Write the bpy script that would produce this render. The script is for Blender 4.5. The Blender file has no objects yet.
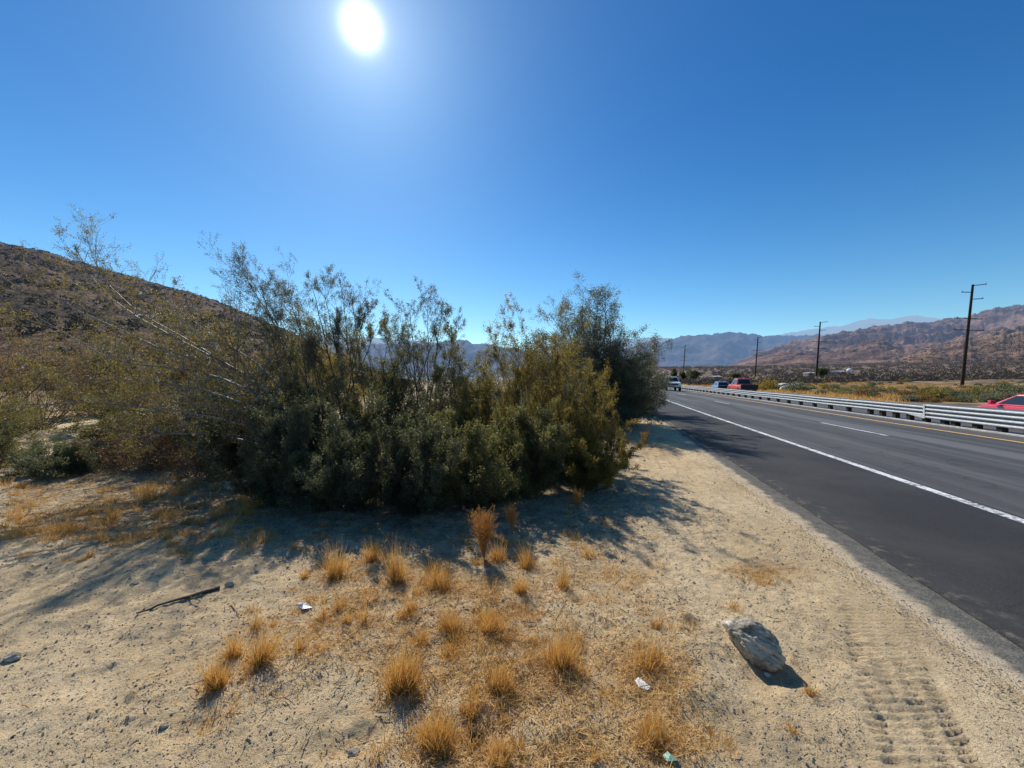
import bpy, math
import numpy as np
from math import radians, pi, sin, cos

rng = np.random.default_rng(7)
scene = bpy.context.scene
COL = scene.collection
F = 384.0            # focal length in pixels of the photograph's frame
CAMZ = 1.7
HY = 380.0
DX, DY = 0.2351, 0.9720          # road direction (v axis); u axis = (DY,-DX)
SUN = np.array([-149.0, 384.0, 350.0]); SUN /= np.linalg.norm(SUN)

def W(px, py, Y):                 # world point seen at a pixel, Y metres ahead
    return np.array([(px-512)/F*Y, Y, CAMZ+(HY-py)/F*Y])
def G(px, py, z=0.0):             # point on the ground
    Y = F*(CAMZ-z)/(py-HY)
    return np.array([(px-512)/F*Y, Y, z])
def uv(u, v, z=0.0):              # road coordinates -> world
    u = np.asarray(u, float); v = np.asarray(v, float)
    return np.stack(np.broadcast_arrays(u*DY+v*DX, -u*DX+v*DY, z), -1)
def to_uv(x, y): return x*DY-y*DX, x*DX+y*DY
def sst(a, b, x):
    t = np.clip((x-a)/(b-a), 0, 1); return t*t*(3-2*t)
def nrm(a): return a/np.maximum(np.linalg.norm(a, axis=-1, keepdims=True), 1e-9)

# ---------------------------------------------------------------- noise
_P = rng.permutation(4096); _GA = rng.uniform(0, 2*pi, 4096)
def perlin(x, y):
    xi = np.floor(x).astype(np.int64); yi = np.floor(y).astype(np.int64)
    xf = x-xi; yf = y-yi
    u = xf*xf*xf*(xf*(xf*6-15)+10); v = yf*yf*yf*(yf*(yf*6-15)+10)
    def g(i, j, dx, dy):
        a = _GA[_P[(_P[(xi+i) & 4095]+yi+j) & 4095]]
        return np.cos(a)*dx+np.sin(a)*dy
    n0 = g(0, 0, xf, yf)*(1-u)+g(1, 0, xf-1, yf)*u
    n1 = g(0, 1, xf, yf-1)*(1-u)+g(1, 1, xf-1, yf-1)*u
    return (n0*(1-v)+n1*v)*1.5
def fbm(x, y, o=4, ridged=False, gain=.5):
    s = 0; a = 1; t = 0
    for k in range(o):
        n = perlin(x*2**k+17.3*k, y*2**k-9.1*k)
        if ridged: n = 1-2*np.abs(n)
        s = s+a*n; t += a; a *= gain
    return s/t

# ---------------------------------------------------------------- mesh helpers
def mesh_obj(name, V, Fc, mat=None, parent=None, tint=None, smooth=False, attrs=None, loc=None):
    V = np.asarray(V, np.float32).reshape(-1, 3)
    me = bpy.data.meshes.new(name)
    if isinstance(Fc, np.ndarray):
        n, k = Fc.shape
        me.vertices.add(len(V)); me.vertices.foreach_set('co', V.ravel())
        me.loops.add(n*k); me.loops.foreach_set('vertex_index', Fc.astype(np.int32).ravel())
        me.polygons.add(n)
        me.polygons.foreach_set('loop_start', np.arange(0, n*k, k, dtype=np.int32))
        me.polygons.foreach_set('loop_total', np.full(n, k, np.int32))
        me.update(calc_edges=True)
    else:
        me.from_pydata([tuple(map(float, v)) for v in V], [], [tuple(int(i) for i in f) for f in Fc]); me.update()
    me.polygons.foreach_set('use_smooth', np.full(len(me.polygons), smooth, bool))
    for an, av in (attrs or {}).items():
        a = me.attributes.new(an, 'FLOAT', 'POINT'); a.data.foreach_set('value', np.asarray(av, np.float32).ravel())
    if tint is not None:
        a = me.attributes.new('tint', 'FLOAT', 'POINT'); a.data.foreach_set('value', np.asarray(tint, np.float32).ravel())
    if mat: me.materials.append(mat)
    o = bpy.data.objects.new(name, me); COL.objects.link(o)
    if parent: o.parent = parent
    if loc is not None: o.location = loc
    return o
def empty(name, loc, rz=0.0):
    o = bpy.data.objects.new(name, None); COL.objects.link(o)
    o.location = tuple(map(float, loc)); o.rotation_euler = (0, 0, rz); o.empty_display_size = .2
    return o
def tag(o, label=None, cat=None, group=None, kind=None):
    if label: o['label'] = label
    if cat: o['category'] = cat
    if group: o['group'] = group
    if kind: o['kind'] = kind
    return o
class MB:
    def __init__(s): s.v = []; s.f = []
    def add(s, V, Fc):
        b = len(s.v); s.v += [tuple(map(float, p)) for p in V]; s.f += [tuple(b+int(i) for i in f) for f in Fc]; return s
    def box(s, a, b):
        x0, y0, z0 = a; x1, y1, z1 = b
        return s.add([(x0,y0,z0),(x1,y0,z0),(x1,y1,z0),(x0,y1,z0),(x0,y0,z1),(x1,y0,z1),(x1,y1,z1),(x0,y1,z1)],
                     [(0,3,2,1),(4,5,6,7),(0,1,5,4),(1,2,6,5),(2,3,7,6),(3,0,4,7)])
    def bar(s, p, q, r0, r1=None, n=8):
        r1 = r0 if r1 is None else r1
        V, Q = tubes(np.array([[p, q]], float), np.array([[r0, r1]], float), n)
        s.add(V, Q); s.add(V[:n], [list(range(n))[::-1]]); s.add(V[n:2*n], [list(range(n))]); return s
    def lathe_y(s, c, prof, n=20):         # profile (radius, y) round the y axis
        V = []; Fc = []
        for r, y in prof:
            for k in range(n):
                a = 2*pi*k/n; V.append((c[0]+r*cos(a), c[1]+y, c[2]+r*sin(a)))
        for i in range(len(prof)-1):
            for k in range(n): Fc.append((i*n+k, i*n+(k+1) % n, (i+1)*n+(k+1) % n, (i+1)*n+k))
        return s.add(V, Fc)
    def loft(s, rings, cap=True):
        n = len(rings[0]); V = [p for r in rings for p in r]; Fc = []
        for i in range(len(rings)-1):
            for k in range(n): Fc.append((i*n+k, i*n+(k+1) % n, (i+1)*n+(k+1) % n, (i+1)*n+k))
        if cap: Fc.append(tuple(range(n))[::-1]); Fc.append(tuple(range(len(V)-n, len(V))))
        return s.add(V, Fc)
    def build(s, name, mat, parent=None, smooth=False, bevel=0, **k):
        o = mesh_obj(name, s.v, s.f, mat, parent, smooth=smooth, **k)
        if bevel:
            m = o.modifiers.new('bevel', 'BEVEL'); m.width = bevel; m.segments = 2; m.limit_method = 'ANGLE'
        return o
def tubes(P, R, n=4):
    N, K, _ = P.shape
    T = np.gradient(P, axis=1) if K > 2 else np.repeat(P[:, 1:]-P[:, :1], 2, axis=1)
    T = nrm(T)
    ref = np.where(np.abs(T[:, :1, 2:]) > .9, np.array([1., 0, 0]), np.array([0, 0, 1.]))
    A = nrm(np.cross(T, np.broadcast_to(ref, T.shape))); B = np.cross(T, A)
    ang = np.arange(n)*2*pi/n
    V = P[:, :, None]+R[:, :, None, None]*(np.cos(ang)[:, None]*A[:, :, None]+np.sin(ang)[:, None]*B[:, :, None])
    idx = np.arange(N*K*n).reshape(N, K, n)
    a = idx[:, :-1]; b = idx[:, 1:]
    Q = np.stack([a, np.roll(a, -1, 2), np.roll(b, -1, 2), b], -1).reshape(-1, 4)
    return V.reshape(-1, 3), Q

# ---------------------------------------------------------------- materials
class NT:
    def __init__(s, name, world=None):
        if world: s.nt = world.node_tree
        else:
            s.m = bpy.data.materials.new(name); s.m.use_nodes = True; s.nt = s.m.node_tree
        s.nt.nodes.clear()
    def n(s, t, **k):
        nd = s.nt.nodes.new(t)
        for a, b in k.items(): setattr(nd, a, b)
        return nd
    def l(s, a, b): s.nt.links.new(a, b); return s
    def val(s, sock, v):
        if hasattr(v, 'is_linked') or hasattr(v, 'node'): s.l(v, sock)
        else: sock.default_value = v
    def math(s, op, a, b=0.0, c=None, clamp=False):
        nd = s.n('ShaderNodeMath', operation=op, use_clamp=clamp)
        s.val(nd.inputs[0], a); s.val(nd.inputs[1], b)
        if c is not None: s.val(nd.inputs[2], c)
        return nd.outputs[0]
    def mix(s, f, a, b, blend='MIX'):
        nd = s.n('ShaderNodeMix', data_type='RGBA', blend_type=blend)
        s.val(nd.inputs[0], f)
        for i, c in ((6, a), (7, b)):
            if isinstance(c, tuple): c = (*c[:3], 1.0)
            s.val(nd.inputs[i], c)
        return nd.outputs[2]
    def noise(s, vec, scale, detail=3, rough=.55, dist=0.0):
        nd = s.n('ShaderNodeTexNoise'); nd.inputs['Scale'].default_value = scale
        nd.inputs['Detail'].default_value = detail; nd.inputs['Roughness'].default_value = rough
        nd.inputs['Distortion'].default_value = dist
        if vec is not None: s.l(vec, nd.inputs['Vector'])
        return nd.outputs[0]
    def ramp(s, x, a, b, lo=0.0, hi=1.0):
        nd = s.n('ShaderNodeMapRange', interpolation_type='SMOOTHSTEP')
        s.val(nd.inputs[0], x); nd.inputs[1].default_value = a; nd.inputs[2].default_value = b
        nd.inputs[3].default_value = lo; nd.inputs[4].default_value = hi
        return nd.outputs[0]
    def attr(s, name): return s.n('ShaderNodeAttribute', attribute_name=name).outputs['Fac']
    def pos(s): return s.n('ShaderNodeNewGeometry').outputs['Position']
    def objc(s): return s.n('ShaderNodeTexCoord').outputs['Object']
    def bump(s, h, strength=.5, dist=.01):
        nd = s.n('ShaderNodeBump'); nd.inputs['Strength'].default_value = strength
        nd.inputs['Distance'].default_value = dist; s.l(h, nd.inputs['Height']); return nd.outputs[0]
    def bsdf(s, col, rough=.9, spec=.2, metal=0.0, normal=None, **kw):
        b = s.n('ShaderNodeBsdfPrincipled')
        if isinstance(col, tuple): col = (*col[:3], 1.0)
        s.val(b.inputs['Base Color'], col); s.val(b.inputs['Roughness'], rough)
        b.inputs['Specular IOR Level'].default_value = spec; b.inputs['Metallic'].default_value = metal
        for k, v in kw.items(): s.val(b.inputs[k], v)
        if normal is not None: s.l(normal, b.inputs['Normal'])
        return b.outputs[0]
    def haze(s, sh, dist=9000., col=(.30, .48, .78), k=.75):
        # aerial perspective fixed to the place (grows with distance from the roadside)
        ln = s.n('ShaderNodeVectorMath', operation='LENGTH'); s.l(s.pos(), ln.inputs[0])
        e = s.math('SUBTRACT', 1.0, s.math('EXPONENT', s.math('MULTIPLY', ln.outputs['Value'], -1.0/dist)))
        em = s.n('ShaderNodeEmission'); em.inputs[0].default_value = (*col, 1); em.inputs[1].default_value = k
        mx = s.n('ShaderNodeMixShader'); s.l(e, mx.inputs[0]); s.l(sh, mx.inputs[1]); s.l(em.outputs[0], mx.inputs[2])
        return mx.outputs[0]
    def out(s, sh):
        o = s.n('ShaderNodeOutputMaterial'); s.l(sh, o.inputs[0]); return s.m

def simple(name, col, rough=.6, spec=.3, metal=0.0, var=.15, scale=6., bump=0.0):
    t = NT(name); c = t.objc(); n = t.noise(c, scale, 4)
    colr = t.mix(t.ramp(n, .3, .7), tuple(x*(1-var) for x in col), tuple(min(1, x*(1+var)) for x in col))
    nm = t.bump(n, .5, bump) if bump else None
    return t.out(t.bsdf(colr, rough, spec, metal, nm))

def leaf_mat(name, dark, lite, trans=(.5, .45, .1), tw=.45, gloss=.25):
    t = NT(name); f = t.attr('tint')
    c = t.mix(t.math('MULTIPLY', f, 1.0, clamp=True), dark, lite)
    b = t.bsdf(c, .5, gloss)
    tr = t.n('ShaderNodeBsdfTranslucent'); t.l(t.mix(f, tuple(x*.7 for x in trans), trans), tr.inputs[0])
    mx = t.n('ShaderNodeMixShader'); mx.inputs[0].default_value = tw
    t.l(b, mx.inputs[1]); t.l(tr.outputs[0], mx.inputs[2])
    return t.out(mx.outputs[0])

def mat_sand():
    t = NT('sand'); p = t.pos()
    big = t.noise(p, .9, 5); mid = t.noise(p, 9, 5, .65); fine = t.noise(p, 70, 5, .75); grain = t.noise(p, 260, 2)
    col = t.mix(t.ramp(big, .3, .7), (.76, .555, .305), (.95, .725, .435))
    col = t.mix(t.ramp(mid, .35, .68, 0, .4), col, (.42, .30, .18))
    pt = t.noise(p, 2.6, 5, .7); col = t.mix(t.ramp(pt, .52, .68, 0, .45), col, (.46, .35, .23)); col = t.mix(t.ramp(pt, .45, .33, 0, .45), col, (.98, .78, .50))
    col = t.mix(t.ramp(fine, .50, .72, 0, .55), col, (.84, .71, .50))
    col = t.mix(t.ramp(fine, .46, .30, 0, .6), col, (.17, .125, .09))
    vo = t.n('ShaderNodeTexVoronoi'); vo.inputs['Scale'].default_value = 60; t.l(p, vo.inputs['Vector'])
    sp = t.math('LESS_THAN', vo.outputs['Distance'], .18)
    sep = t.n('ShaderNodeSeparateColor'); t.l(vo.outputs['Color'], sep.inputs[0])
    sp = t.math('MULTIPLY', sp, t.math('GREATER_THAN', sep.outputs[0], .62))
    col = t.mix(t.math('MULTIPLY', sp, .7), col, t.mix(sep.outputs[1], (.08, .07, .06), (.55, .48, .42)))
    # straw-stained, dark gravel, and trodden areas, plus painted thicket shade, stored on the mesh
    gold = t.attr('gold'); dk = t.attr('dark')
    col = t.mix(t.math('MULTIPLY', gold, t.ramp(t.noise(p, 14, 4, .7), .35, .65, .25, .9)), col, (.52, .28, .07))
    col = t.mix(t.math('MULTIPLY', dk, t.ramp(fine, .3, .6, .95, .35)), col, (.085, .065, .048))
    # far ground: patches of dry grass and scrub seen from afar
    f2 = t.attr('far')
    pat = t.noise(p, .12, 5, .6); spk = t.noise(p, .55, 3, .6)
    fc = t.mix(t.ramp(pat, .42, .58), (.16, .11, .07), (.42, .27, .12))
    fc = t.mix(t.ramp(spk, .50, .56, 0, .85), fc, (.055, .052, .032))
    spk2 = t.noise(p, .035, 6, .75)
    fc2 = t.mix(t.ramp(spk2, .45, .62), (.23, .16, .115), (.12, .088, .066))
    ln = t.n('ShaderNodeVectorMath', operation='LENGTH'); t.l(p, ln.inputs[0])
    fc = t.mix(t.ramp(ln.outputs['Value'], 120, 320), fc, fc2)
    col = t.mix(f2, col, fc)
    h = t.math('ADD', t.math('MULTIPLY', mid, .35), t.math('ADD', t.math('MULTIPLY', fine, .5), t.math('MULTIPLY', grain, .18)))
    fade = t.math('SUBTRACT', 1.0, f2, clamp=True)
    nb = t.n('ShaderNodeBump'); nb.inputs['Distance'].default_value = .055
    t.l(t.math('MULTIPLY', fade, .9), nb.inputs['Strength']); t.l(h, nb.inputs['Height'])
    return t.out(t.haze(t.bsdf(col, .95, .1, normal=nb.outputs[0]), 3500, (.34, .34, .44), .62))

def mat_hill(name, lite, dark, shrub, s1, s2, sthr=(.52, .60), hz=9000., hzk=.75, hcol=(.30, .48, .78)):
    t = NT(name); p = t.pos()
    a = t.noise(p, s1, 6, .62); b = t.noise(p, s2, 4, .7)
    col = t.mix(t.ramp(a, .38, .62), dark, lite)
    col = t.mix(t.ramp(b, sthr[0], sthr[1], 0, .85), col, shrub)
    bm = t.bump(t.math('ADD', a, t.math('MULTIPLY', b, .35)), 1.0, .7/s1*.12)
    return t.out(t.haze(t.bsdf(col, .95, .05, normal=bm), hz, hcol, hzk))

def mat_asphalt():
    t = NT('asphalt'); c = t.objc()
    sx = t.n('ShaderNodeSeparateXYZ'); t.l(c, sx.inputs[0]); u = sx.outputs[0]
    mp = t.n('ShaderNodeMapping'); mp.inputs['Scale'].default_value = (1, .06, 1); t.l(c, mp.inputs[0])
    streak = t.noise(mp.outputs[0], 2.2, 5, .6); grain = t.noise(c, 190, 3, .8); grain2 = t.noise(c, 45, 3, .7)
    blot = t.noise(c, .6, 4)
    col = t.mix(t.ramp(streak, .35, .65), (.066, .065, .063), (.125, .122, .117))
    # shoulder: younger and darker
    col = t.mix(t.ramp(u, 5.05, 4.95), col, t.mix(t.ramp(blot, .35, .65), (.029, .028, .027), (.050, .048, .045)))
    # wheel paths
    for cx, w, k in ((5.75, .42, .5), (7.45, .42, .4), (9.2, .4, .35), (10.8, .4, .35)):
        g = t.math('EXPONENT', t.math('MULTIPLY', t.math('POWER', t.math('DIVIDE', t.math('SUBTRACT', u, cx), w), 2.0), -1.0))
        col = t.mix(t.math('MULTIPLY', g, k), col, (.045, .045, .048))
    # paler band beside the lane line, oily band at the seam
    band = t.math('MULTIPLY', t.ramp(u, 8.5, 8.75), t.ramp(u, 9.75, 9.45))
    col = t.mix(t.math('MULTIPLY', band, .6), col, (.19, .185, .18))
    band = t.math('MULTIPLY', t.ramp(u, 11.9, 12.1), 1.0)
    col = t.mix(t.math('MULTIPLY', band, .5), col, (.12, .10, .085))
    col = t.mix(t.ramp(grain, .52, .75, 0, .65), col, (.24, .235, .23))
    col = t.mix(t.ramp(grain2, .5, .3, 0, .3), col, (.022, .022, .024))
    # thin cracks
    vo = t.n('ShaderNodeTexVoronoi', feature='DISTANCE_TO_EDGE'); vo.inputs['Scale'].default_value = .33
    wn = t.n('ShaderNodeVectorMath', operation='ADD'); nz = t.n('ShaderNodeTexNoise'); nz.inputs['Scale'].default_value = 1.5
    t.l(c, nz.inputs['Vector']); t.l(c, wn.inputs[0]); t.l(nz.outputs['Color'], wn.inputs[1]); t.l(wn.outputs[0], vo.inputs['Vector'])
    col = t.mix(t.ramp(vo.outputs['Distance'], .010, .002, 0, .3), col, (.015, .015, .016))
    # sand blown over the pavement edge
    sand = t.math('MULTIPLY', t.ramp(u, 2.95, 2.5), t.ramp(t.noise(c, 7, 5, .7), .5, .7))
    col = t.mix(t.math('MULTIPLY', sand, .6), col, (.30, .25, .19))
    return t.out(t.bsdf(col, .85, .25, normal=t.bump(grain, .7, .006)))

def mat_strip():
    t = NT('old_asphalt_gravel'); c = t.objc()
    a = t.noise(c, 8, 5, .7); g = t.noise(c, 75, 3, .8)
    sx = t.n('ShaderNodeSeparateXYZ'); t.l(c, sx.inputs[0])
    col = t.mix(t.ramp(a, .3, .7), (.10, .097, .085), (.19, .175, .145))
    sd = t.math('ADD', t.ramp(sx.outputs[0], 2.5, 2.18, 0, .6), t.math('SUBTRACT', t.noise(c, 5, 4, .7), .5))
    col = t.mix(t.ramp(sd, .2, .55), col, (.60, .47, .31))
    col = t.mix(t.ramp(g, .52, .70, 0, .65), col, (.42, .37, .31))
    col = t.mix(t.ramp(g, .45, .3, 0, .7), col, (.04, .035, .03))
    return t.out(t.bsdf(col, .95, .15, normal=t.bump(g, .9, .014)))

def mat_paint(name, col, wear=.35):
    t = NT(name); c = t.objc()
    n = t.noise(c, 30, 5, .75); m = t.noise(c, 3, 3)
    f = t.ramp(t.math('ADD', n, t.math('MULTIPLY', m, .4)), .42+wear*.5, .56+wear*.5, 1, .0)
    cc = t.mix(f, (.12, .12, .12), col)
    return t.out(t.bsdf(cc, .75, .3, normal=t.bump(n, .4, .003)))

def mat_carpaint(name, col):
    t = NT(name); c = t.objc(); n = t.noise(c, 3, 4)
    cc = t.mix(t.ramp(n, .4, .8, 0, .35), col, tuple(x*.55+.09 for x in col))
    return t.out(t.bsdf(cc, .32, .5, **{'Coat Weight': .6, 'Coat Roughness': .08}))

def mat_steel():
    t = NT('galvanised_steel'); c = t.objc(); n = t.noise(c, 5, 5, .7); m = t.noise(c, 1.3, 3)
    col = t.mix(t.ramp(n, .35, .7), (.55, .58, .59), (.72, .74, .74))
    col = t.mix(t.ramp(m, .55, .75, 0, .35), col, (.36, .34, .31))
    col = t.mix(t.math('MULTIPLY', t.attr('tint'), .85), col, (.10, .11, .12))  # on the beams this paints the ridges' shade into the grooves
    return t.out(t.bsdf(col, .55, .4, .35, normal=t.bump(n, .15, .004)))

def mat_rock():
    t = NT('granite_rock'); c = t.objc()
    a = t.noise(c, 7, 6, .7); b = t.noise(c, 40, 4, .75)
    col = t.mix(t.ramp(a, .38, .6), (.15, .13, .10), (.50, .43, .33))
    col = t.mix(t.ramp(b, .55, .72, 0, .7), col, (.55, .51, .45))
    col = t.mix(t.attr('tint'), col, (.78, .70, .58))
    return t.out(t.bsdf(col, .85, .3, normal=t.bump(t.math('ADD', a, t.math('MULTIPLY', b, .4)), .9, .03)))

def mat_bark(name, a, b, rough=.85):
    t = NT(name); c = t.objc(); n = t.noise(c, 25, 4, .7)
    return t.out(t.bsdf(t.mix(t.ramp(n, .35, .65), a, b), rough, .35))
def mat_straw(name, a, b, tr=(.75, .45, .12)):
    t = NT(name); f = t.attr('tint')
    col = t.mix(f, a, b)
    bs = t.bsdf(col, .7, .2); tl = t.n('ShaderNodeBsdfTranslucent'); t.l(t.mix(.5, col, tr), tl.inputs[0])
    mx = t.n('ShaderNodeMixShader'); mx.inputs[0].default_value = .4; t.l(bs, mx.inputs[1]); t.l(tl.outputs[0], mx.inputs[2])
    return t.out(mx.outputs[0])
def mat_stone():
    t = NT('pebble_stone'); f = t.attr('tint')
    col = t.mix(f, (.10, .085, .07), (.55, .47, .38)); return t.out(t.bsdf(col, .9, .2))

M = dict(
    sand=mat_sand(), asphalt=mat_asphalt(), strip=mat_strip(), steel=mat_steel(), rock=mat_rock(), stone=mat_stone(),
    white=mat_paint('white_road_paint', (.78, .78, .76), .5), yellow=mat_paint('yellow_road_paint', (.80, .47, .16), .7),
    bark=mat_bark('shrub_bark', (.035, .030, .028), (.115, .10, .09), .65), darkbark=mat_bark('dark_bark', (.04, .033, .028), (.11, .09, .075)),
    limb=mat_bark('grey_limb_bark', (.09, .08, .072), (.27, .24, .22), .6),
    deadwood=mat_bark('dead_wood', (.09, .065, .05), (.26, .20, .15)),
    leaf=leaf_mat('creosote_leaf', (.034, .050, .026), (.20, .19, .08), (.36, .33, .09), .42),
    leaf_olive=leaf_mat('olive_leaf', (.045, .050, .018), (.24, .185, .05), (.48, .35, .06), .42),
    leaf_dark=leaf_mat('dark_leaf', (.030, .042, .030), (.16, .17, .10), (.26, .27, .11), .38),
    leaf_grey=leaf_mat('greygreen_leaf', (.050, .060, .044), (.21, .21, .15), (.30, .29, .15), .38),
    leaf_rust=leaf_mat('rusty_seed_leaf', (.09, .055, .032), (.27, .165, .08), (.36, .20, .07), .4),
    straw=mat_straw('dry_straw', (.34, .17, .04), (.88, .56, .19), (.88, .46, .09)),
    straw_pale=mat_straw('pale_straw', (.48, .28, .08), (.86, .64, .32)),
    rustweed=mat_straw('rust_weed', (.38, .18, .05), (.80, .44, .14), (.85, .45, .12)),
    glass=simple('tinted_glass', (.02, .025, .03), .08, .6, 0, .1), rubber=simple('rubber', (.02, .02, .021), .8, .2),
    rim=simple('wheel_metal', (.45, .46, .47), .35, .5, .6), chrome=simple('dark_grille', (.035, .036, .04), .35, .5, .3),
    trim=simple('black_trim', (.03, .03, .032), .6, .3), lamp=simple('headlight_glass', (.65, .68, .70), .15, .6),
    taillamp=simple('tail_light', (.35, .02, .015), .2, .5), concrete=simple('concrete_kerb', (.42, .41, .38), .9, .2, 0, .2, 5, .01),
    wood_post=simple('timber_block', (.035, .03, .026), .9, .2, 0, .3, 9, .01),
    pole=simple('creosoted_pole', (.045, .028, .020), .85, .2, 0, .3, 2, .01),
    paper=simple('white_paper', (.82, .82, .80), .7, .2, 0, .05), greenp=simple('green_plastic', (.30, .52, .36), .5, .3, 0, .1),
    silver=simple('silver_wrapper', (.30, .34, .40), .35, .4, .5, .35, 20),
    roofm=simple('pale_roof', (.42, .42, .42), .7, .3), wallm=simple('stucco_wall', (.38, .33, .28), .9, .2),
    tank=simple('white_tank_paint', (.80, .80, .78), .5, .3),
)

# ---------------------------------------------------------------- ground height
TRK = [(G(876, 596), G(938, 775)), ]
def off_track(X, Y):
    p, q = TRK[0]; d = (q-p)/np.hypot(*(q-p)[:2]); w = -(X-p[0])*d[1]+(Y-p[1])*d[0]; s_ = (X-p[0])*d[0]+(Y-p[1])*d[1]
    return (np.abs(w) > .22) | (s_ < 0)
RK = G(752, 655)
def ground_z(x, y, detail=True):
    u, v = to_uv(x, y)
    z = .045*fbm(x*.45, y*.45, 3) + .10*fbm(x*.09+5, y*.09, 2)*sst(6, 20, np.hypot(x, y))
    near = 1-sst(9, 16, np.hypot(x, y))
    z = z+.042*near*fbm(x*2.0, y*2.0, 4, gain=.6)
    if detail:
        z = z+near*(.017*np.maximum(fbm(x*9, y*9, 3, gain=.6), -.15)+.010*np.maximum(fbm(x*26, y*26, 2), -.1))
        # old dents (footprints) pressed into the sand
        for px, py, a, b, rot, dp in DENTS:
            c = G(px, py); dx = x-c[0]; dy = y-c[1]
            q = ((dx*cos(rot)+dy*sin(rot))/a)**2+((-dx*sin(rot)+dy*cos(rot))/b)**2
            z = z-dp*np.exp(-q*1.2)+dp*.45*np.exp(-(np.sqrt(q)-1.5)**2*5)
        for (p, q) in TRK:      # lug marks of a tyre
            d = q-p; L = np.hypot(d[0], d[1]); d = d/L
            s = (x-p[0])*d[0]+(y-p[1])*d[1]; w = (x-p[0])*d[1]*-1+(y-p[1])*d[0]
            w = w+.03*np.sin(s*2.)
            m = sst(-.05, .15, s)*(1-sst(L-.1, L+.3, s))
            for off, amp in ((-.15, .6), (-.05, .5), (.05, .6), (.15, 1.0)):
                lug = np.clip(np.sin((s+abs(off)*.6+w*.8)*2*pi/.054)*1.8, -1, 1)
                z = z-m*amp*.024*np.exp(-((w-off)/.044)**4)*(.55+.45*lug)
        # two long faint wheel grooves on the shoulder
        for uu in (.95, 1.12):
            z = z-.008*np.exp(-((u-uu-.06*np.sin(v*.7))/.03)**2)*sst(3.2, 4.5, v)*(.6+.4*np.sin(v*2*pi/.07))
        r = np.hypot((x-RK[0]-.07)/.24, (y-RK[1]+.13)/.13)     # hollow in front of the rock
        z = z-.06*np.exp(-r**2)
    # meet the pavement edge, run below the road, level out past it
    e = sst(1.5, 2.15, u)*(1-sst(23.5, 30, u)); z = z*(1-e)
    z = z-.30*sst(2.20, 2.45, u)*(1-sst(23.0, 23.1, u))
    z = z-.28*sst(23.0, 23.1, u)
    r = np.hypot(x, y)
    far = sst(30, 90, u)
    rise = np.where(r > 110, .034*(r-110)*np.clip(1-(r-110)/60000, 0, 1), 0)*far
    rise = np.minimum(rise, 95+.012*np.maximum(r-2200, 0))
    z = z+rise*sst(0, 900, r*1.5)**.35 + far*(.25*fbm(x*.05, y*.05, 3)+.0025*r*fbm(x*.006, y*.006, 4)*sst(150, 500, r))
    z = z+.25*fbm(x*.04, y*.04, 3)*sst(5, 25, -u)
    z = z+.0035*np.clip(v-20, 0, 400)*sst(-12, 0, u)
    return z
DENTS = [(350, 745, .16, .07, .3, .022), (205, 725, .13, .08, .9, .015), (90, 690, .22, .10, -.5, .015), (40, 640, .2, .1, .2, .014),
         (698, 628, .085, .06, 0, .022), (730, 722, .2, .12, .4, .02), (600, 520, .2, .1, .6, .012), (540, 700, .2, .12, -.3, .014),
         (640, 560, .15, .2, .2, .012), (830, 720, .16, .12, .2, .010), (160, 640, .25, .12, .5, .014), (300, 690, .2, .15, .1, .012),
         (210, 560, .3, .1, .4, .015), (470, 740, .16, .1, .4, .014), (120, 600, .3, .12, .5, .016)]
def gz(x, y): return float(ground_z(np.array([x], float), np.array([y], float), True)[0])

def axis(dense_a, dense_b, step, neg, posi, g=1.09, extra=()):
    a = list(np.arange(dense_a, dense_b+1e-6, step)); s = step; x = a[-1]
    while x < posi: s = min(s*g, 1500); x += s; a.append(x)
    s = step; x = a[0]; b = []
    while x > neg: s = min(s*g, 1500); x -= s; b.append(x)
    return np.array(sorted(set(np.round(b+a, 4)) | set(extra)))
ua = axis(-3.4, 2.5, .0125, -22000, 30000, 1.075, (22.98, 23.12))
va = axis(1.2, 5.2, .0125, -400, 34000, 1.075)
UU, VV = np.meshgrid(ua, va, indexing='ij')
XY = uv(UU.ravel(), VV.ravel())
gx, gy = XY[:, 0], XY[:, 1]
gzv = ground_z(gx, gy)
gu, gv = UU.ravel(), VV.ravel()
ppx = 512+F*gx/np.maximum(gy, .3); ppy = HY+F*CAMZ/np.maximum(gy, .3)
def blob(px, py, rx, ry): 
    c = G(px, py); sx = rx/F*c[1]; sy = ry/F*c[1]*c[1]/CAMZ
    return np.exp(-(((gx-c[0])/sx)**2+((gy-c[1])/sy)**2))
nz1 = fbm(gx*1.6, gy*1.6, 4); nz2 = fbm(gx*5+3, gy*5, 3)
gold = np.zeros_like(gx)
for b in ((450, 640, 110, 60, .75), (560, 700, 120, 60, .6), (395, 570, 90, 30, .6), (510, 570, 90, 30, .5), (640, 670, 50, 30, .7),
          (660, 740, 45, 35, .7), (610, 575, 60, 25, .4), (760, 573, 42, 11, 1.0), (240, 500, 150, 30, .35), (640, 440, 30, 14, .8),
          (280, 640, 60, 30, .4), (500, 760, 150, 25, .5), (60, 412, 70, 14, .9), (640, 640, 60, 30, .4)):
    gold = np.maximum(gold, b[4]*blob(*b[:4])*np.clip(.6+1.5*nz1+1.0*nz2, 0, 1.3))
dark = np.zeros_like(gx)
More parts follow.
